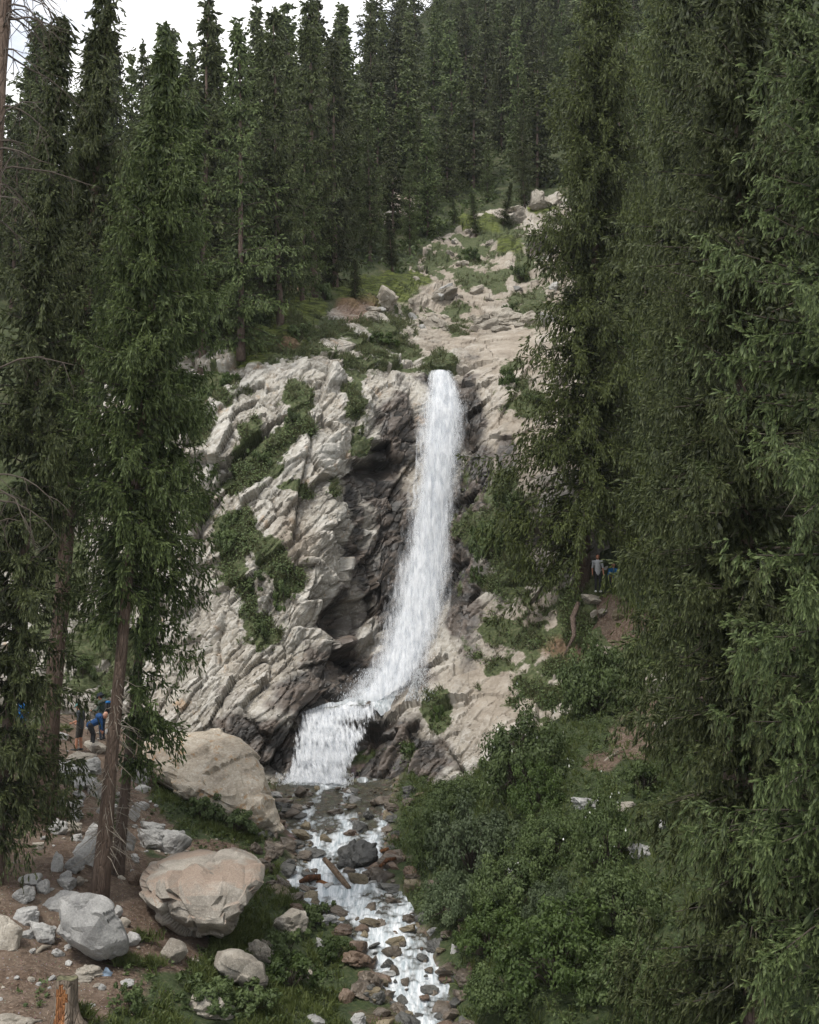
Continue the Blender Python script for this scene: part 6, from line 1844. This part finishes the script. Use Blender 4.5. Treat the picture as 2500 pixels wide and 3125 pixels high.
C = dict(teal=cloth('teal_cap_cloth', (0.07, 0.17, 0.16)), black=cloth('black_cloth', (0.016, 0.017, 0.019)), char=cloth('charcoal_cloth', (0.04, 0.045, 0.05)), khaki=cloth('dark_khaki_cloth', (0.035, 0.032, 0.028)),
         green=cloth('green_jacket', (0.042, 0.062, 0.05)), navy=cloth('navy_trousers', (0.022, 0.030, 0.042)), blue=cloth('blue_jacket', (0.010, 0.045, 0.13)), bright=cloth('bright_blue', (0.01, 0.10, 0.26)),
         white=cloth('white_shirt', (0.42, 0.43, 0.45)), hat=cloth('dark_hat', (0.010, 0.014, 0.022)), hair=plain('dark_hair', (0.012, 0.009, 0.008), 0.6), shoe=plain('shoe', (0.03, 0.03, 0.03), 0.7),
         wshoe=plain('pale_shoe', (0.6, 0.6, 0.6), 0.7), orange=cloth('orange_cloth', (0.40, 0.10, 0.03)), skin=SK, bald=plain('bald_skin', (0.45, 0.25, 0.18), 0.5, 0.05))


def foot_at(u, v, Y=None):
    Y = Y or hit(u, v, 30, 50); p_ = P(u, v, Y); p_[2] = gz(p_[0], p_[1]) if Y < 47 else p_[2]
    return p_


fA = foot_at(243, 2292)
e, J, ax = person('hiker in dark t-shirt, black shorts and teal cap, facing left', fA, R(78), pose(head=(0, 0.10, 1.60), headdir=(0, 1, -0.45), wr_l=(-0.20, 0.22, 1.02), wr_r=(0.20, 0.20, 1.0), an_l=(-0.10, 0.10, 0.10), to_l=(-0.11, 0.28, 0.045), kn_l=(-0.10, 0.06, 0.50)),
                  dict(skin=SK, top=C['char'], arm=SK, leg=C['khaki'], shin=SK, sock=C['black'], shoe=C['shoe'], hair=C['hair']), H=1.72)
cap_hat(e, J, ax, C['teal'])
fB = fA + np.array([0.20, 0.9, 0]); fB[2] = gz(fB[0], fB[1])
e, J, ax = person('bald person in blue jacket bending down behind the hiker with the teal cap', fB, R(-60), pose(hip=(0, -0.12, 0.88), chest=(0, 0.22, 1.14), sh_l=(-0.18, 0.24, 1.16), sh_r=(0.18, 0.24, 1.16), el_l=(-0.21, 0.30, 0.90), el_r=(0.21, 0.28, 0.90),
                  wr_l=(-0.18, 0.34, 0.66), wr_r=(0.2, 0.30, 0.66), head=(0, 0.46, 1.18), headdir=(0, 0.8, -0.7)),
                  dict(skin=SK, top=C['blue'], arm=C['blue'], leg=C['black'], shin=C['black'], sock=C['black'], shoe=C['shoe'], hair=C['bald']), H=1.72)
fC = foot_at(311, 2258)
e, J, ax = person('hiker in green hooded jacket, navy trousers and dark bucket hat', fC, R(70), pose(head=(0, 0.12, 1.60), headdir=(0, 1, -0.5), el_l=(-0.26, 0.05, 1.13), wr_l=(-0.22, 0.30, 1.10)),
                  dict(skin=SK, top=C['green'], arm=C['green'], leg=C['navy'], shin=C['navy'], sock=C['navy'], shoe=C['shoe'], hair=C['hair']),
                  extra=[((0, -0.09, 1.46), (0, -0.04, 1.50), 0.075, 0.075, 'top')], H=1.78)
bucket_hat(e, J, ax, C['hat'])
rucksack('black backpack with blue pouch worn by the hiker in the green jacket', e, C['black'], C['bright'])
Rz = Matrix.Rotation(R(70), 3, 'Z')
hand = Vector(fC) + Rz @ Vector((-0.21, 0.36, 1.12))
tipp = Vector(fC) + Rz @ Vector((-0.20, 0.52, 0)); tipp.z = gz(tipp.x, tipp.y)
ep = thing('trekking_pole', 'black trekking pole held by the hiker in the green jacket', 'pole', tuple(tipp))
mb = MB(); mb.tube(np.array([(0, 0, 0), tuple(hand - tipp)]), [0.009, 0.012], 8); link('shaft', mb.mesh('shaft', [C['black']]), ep)
mb = MB(); d_ = (hand - tipp); mb.tube(np.array([tuple(d_ * 0.96), tuple(d_ * 1.07)]), [0.018, 0.020], 8); link('grip', mb.mesh('grip', [C['char']]), ep)
mb = MB(); mb.tube(np.array([tuple(d_ * 0.05), tuple(d_ * 0.058)]), [0.035, 0.03], 10); link('basket', mb.mesh('basket', [C['black']]), ep)
e, J, ax = person('person in dark blue jacket mostly hidden by the low spruce branches', foot_at(445, 2262, 43.6), R(-100), pose(), dict(skin=SK, top=C['blue'], arm=C['blue'], leg=C['black'], shin=C['black'], sock=C['black'], shoe=C['shoe'], hair=C['hair']), H=1.7)
e, J, ax = person('person in bright blue top glimpsed through the left spruce', foot_at(66, 2275), R(150), pose(), dict(skin=SK, top=C['bright'], arm=C['bright'], leg=C['black'], shin=C['black'], sock=C['black'], shoe=C['shoe'], hair=C['hair']), H=1.7)
pR = P(1825, 1808, 51.0)
fR = P(1825, 1808, float(surf(1825, 1800)) - 0.9)
e, J, ax = person('person in white t-shirt and black trousers standing in shade under the spruce', fR, R(180), pose(), dict(skin=SK, top=C['white'], arm=SK, leg=C['black'], shin=C['black'], sock=C['black'], shoe=C['wshoe'], hair=C['hair']), H=1.72)
fS = P(1872, 1790, float(surf(1870, 1790)) - 0.7)
e, J, ax = person('person in blue top and orange trousers sitting in shade under the spruce', fS, R(165), pose(hip=(0, -0.25, 0.32), chest=(0, -0.10, 0.74), sh_l=(-0.18, -0.08, 0.78), sh_r=(0.18, -0.08, 0.78), el_l=(-0.22, 0.06, 0.54), el_r=(0.22, 0.06, 0.54),
                  wr_l=(-0.12, 0.24, 0.50), wr_r=(0.12, 0.24, 0.50), kn_l=(-0.13, 0.18, 0.50), kn_r=(0.13, 0.18, 0.50), an_l=(-0.12, 0.28, 0.10), an_r=(0.12, 0.28, 0.10), to_l=(-0.12, 0.46, 0.045), to_r=(0.12, 0.46, 0.045), head=(0, -0.05, 0.99)),
                  dict(skin=SK, top=C['bright'], arm=C['bright'], leg=C['orange'], shin=C['black'], sock=C['black'], shoe=C['shoe'], hair=C['hair']), H=1.7)
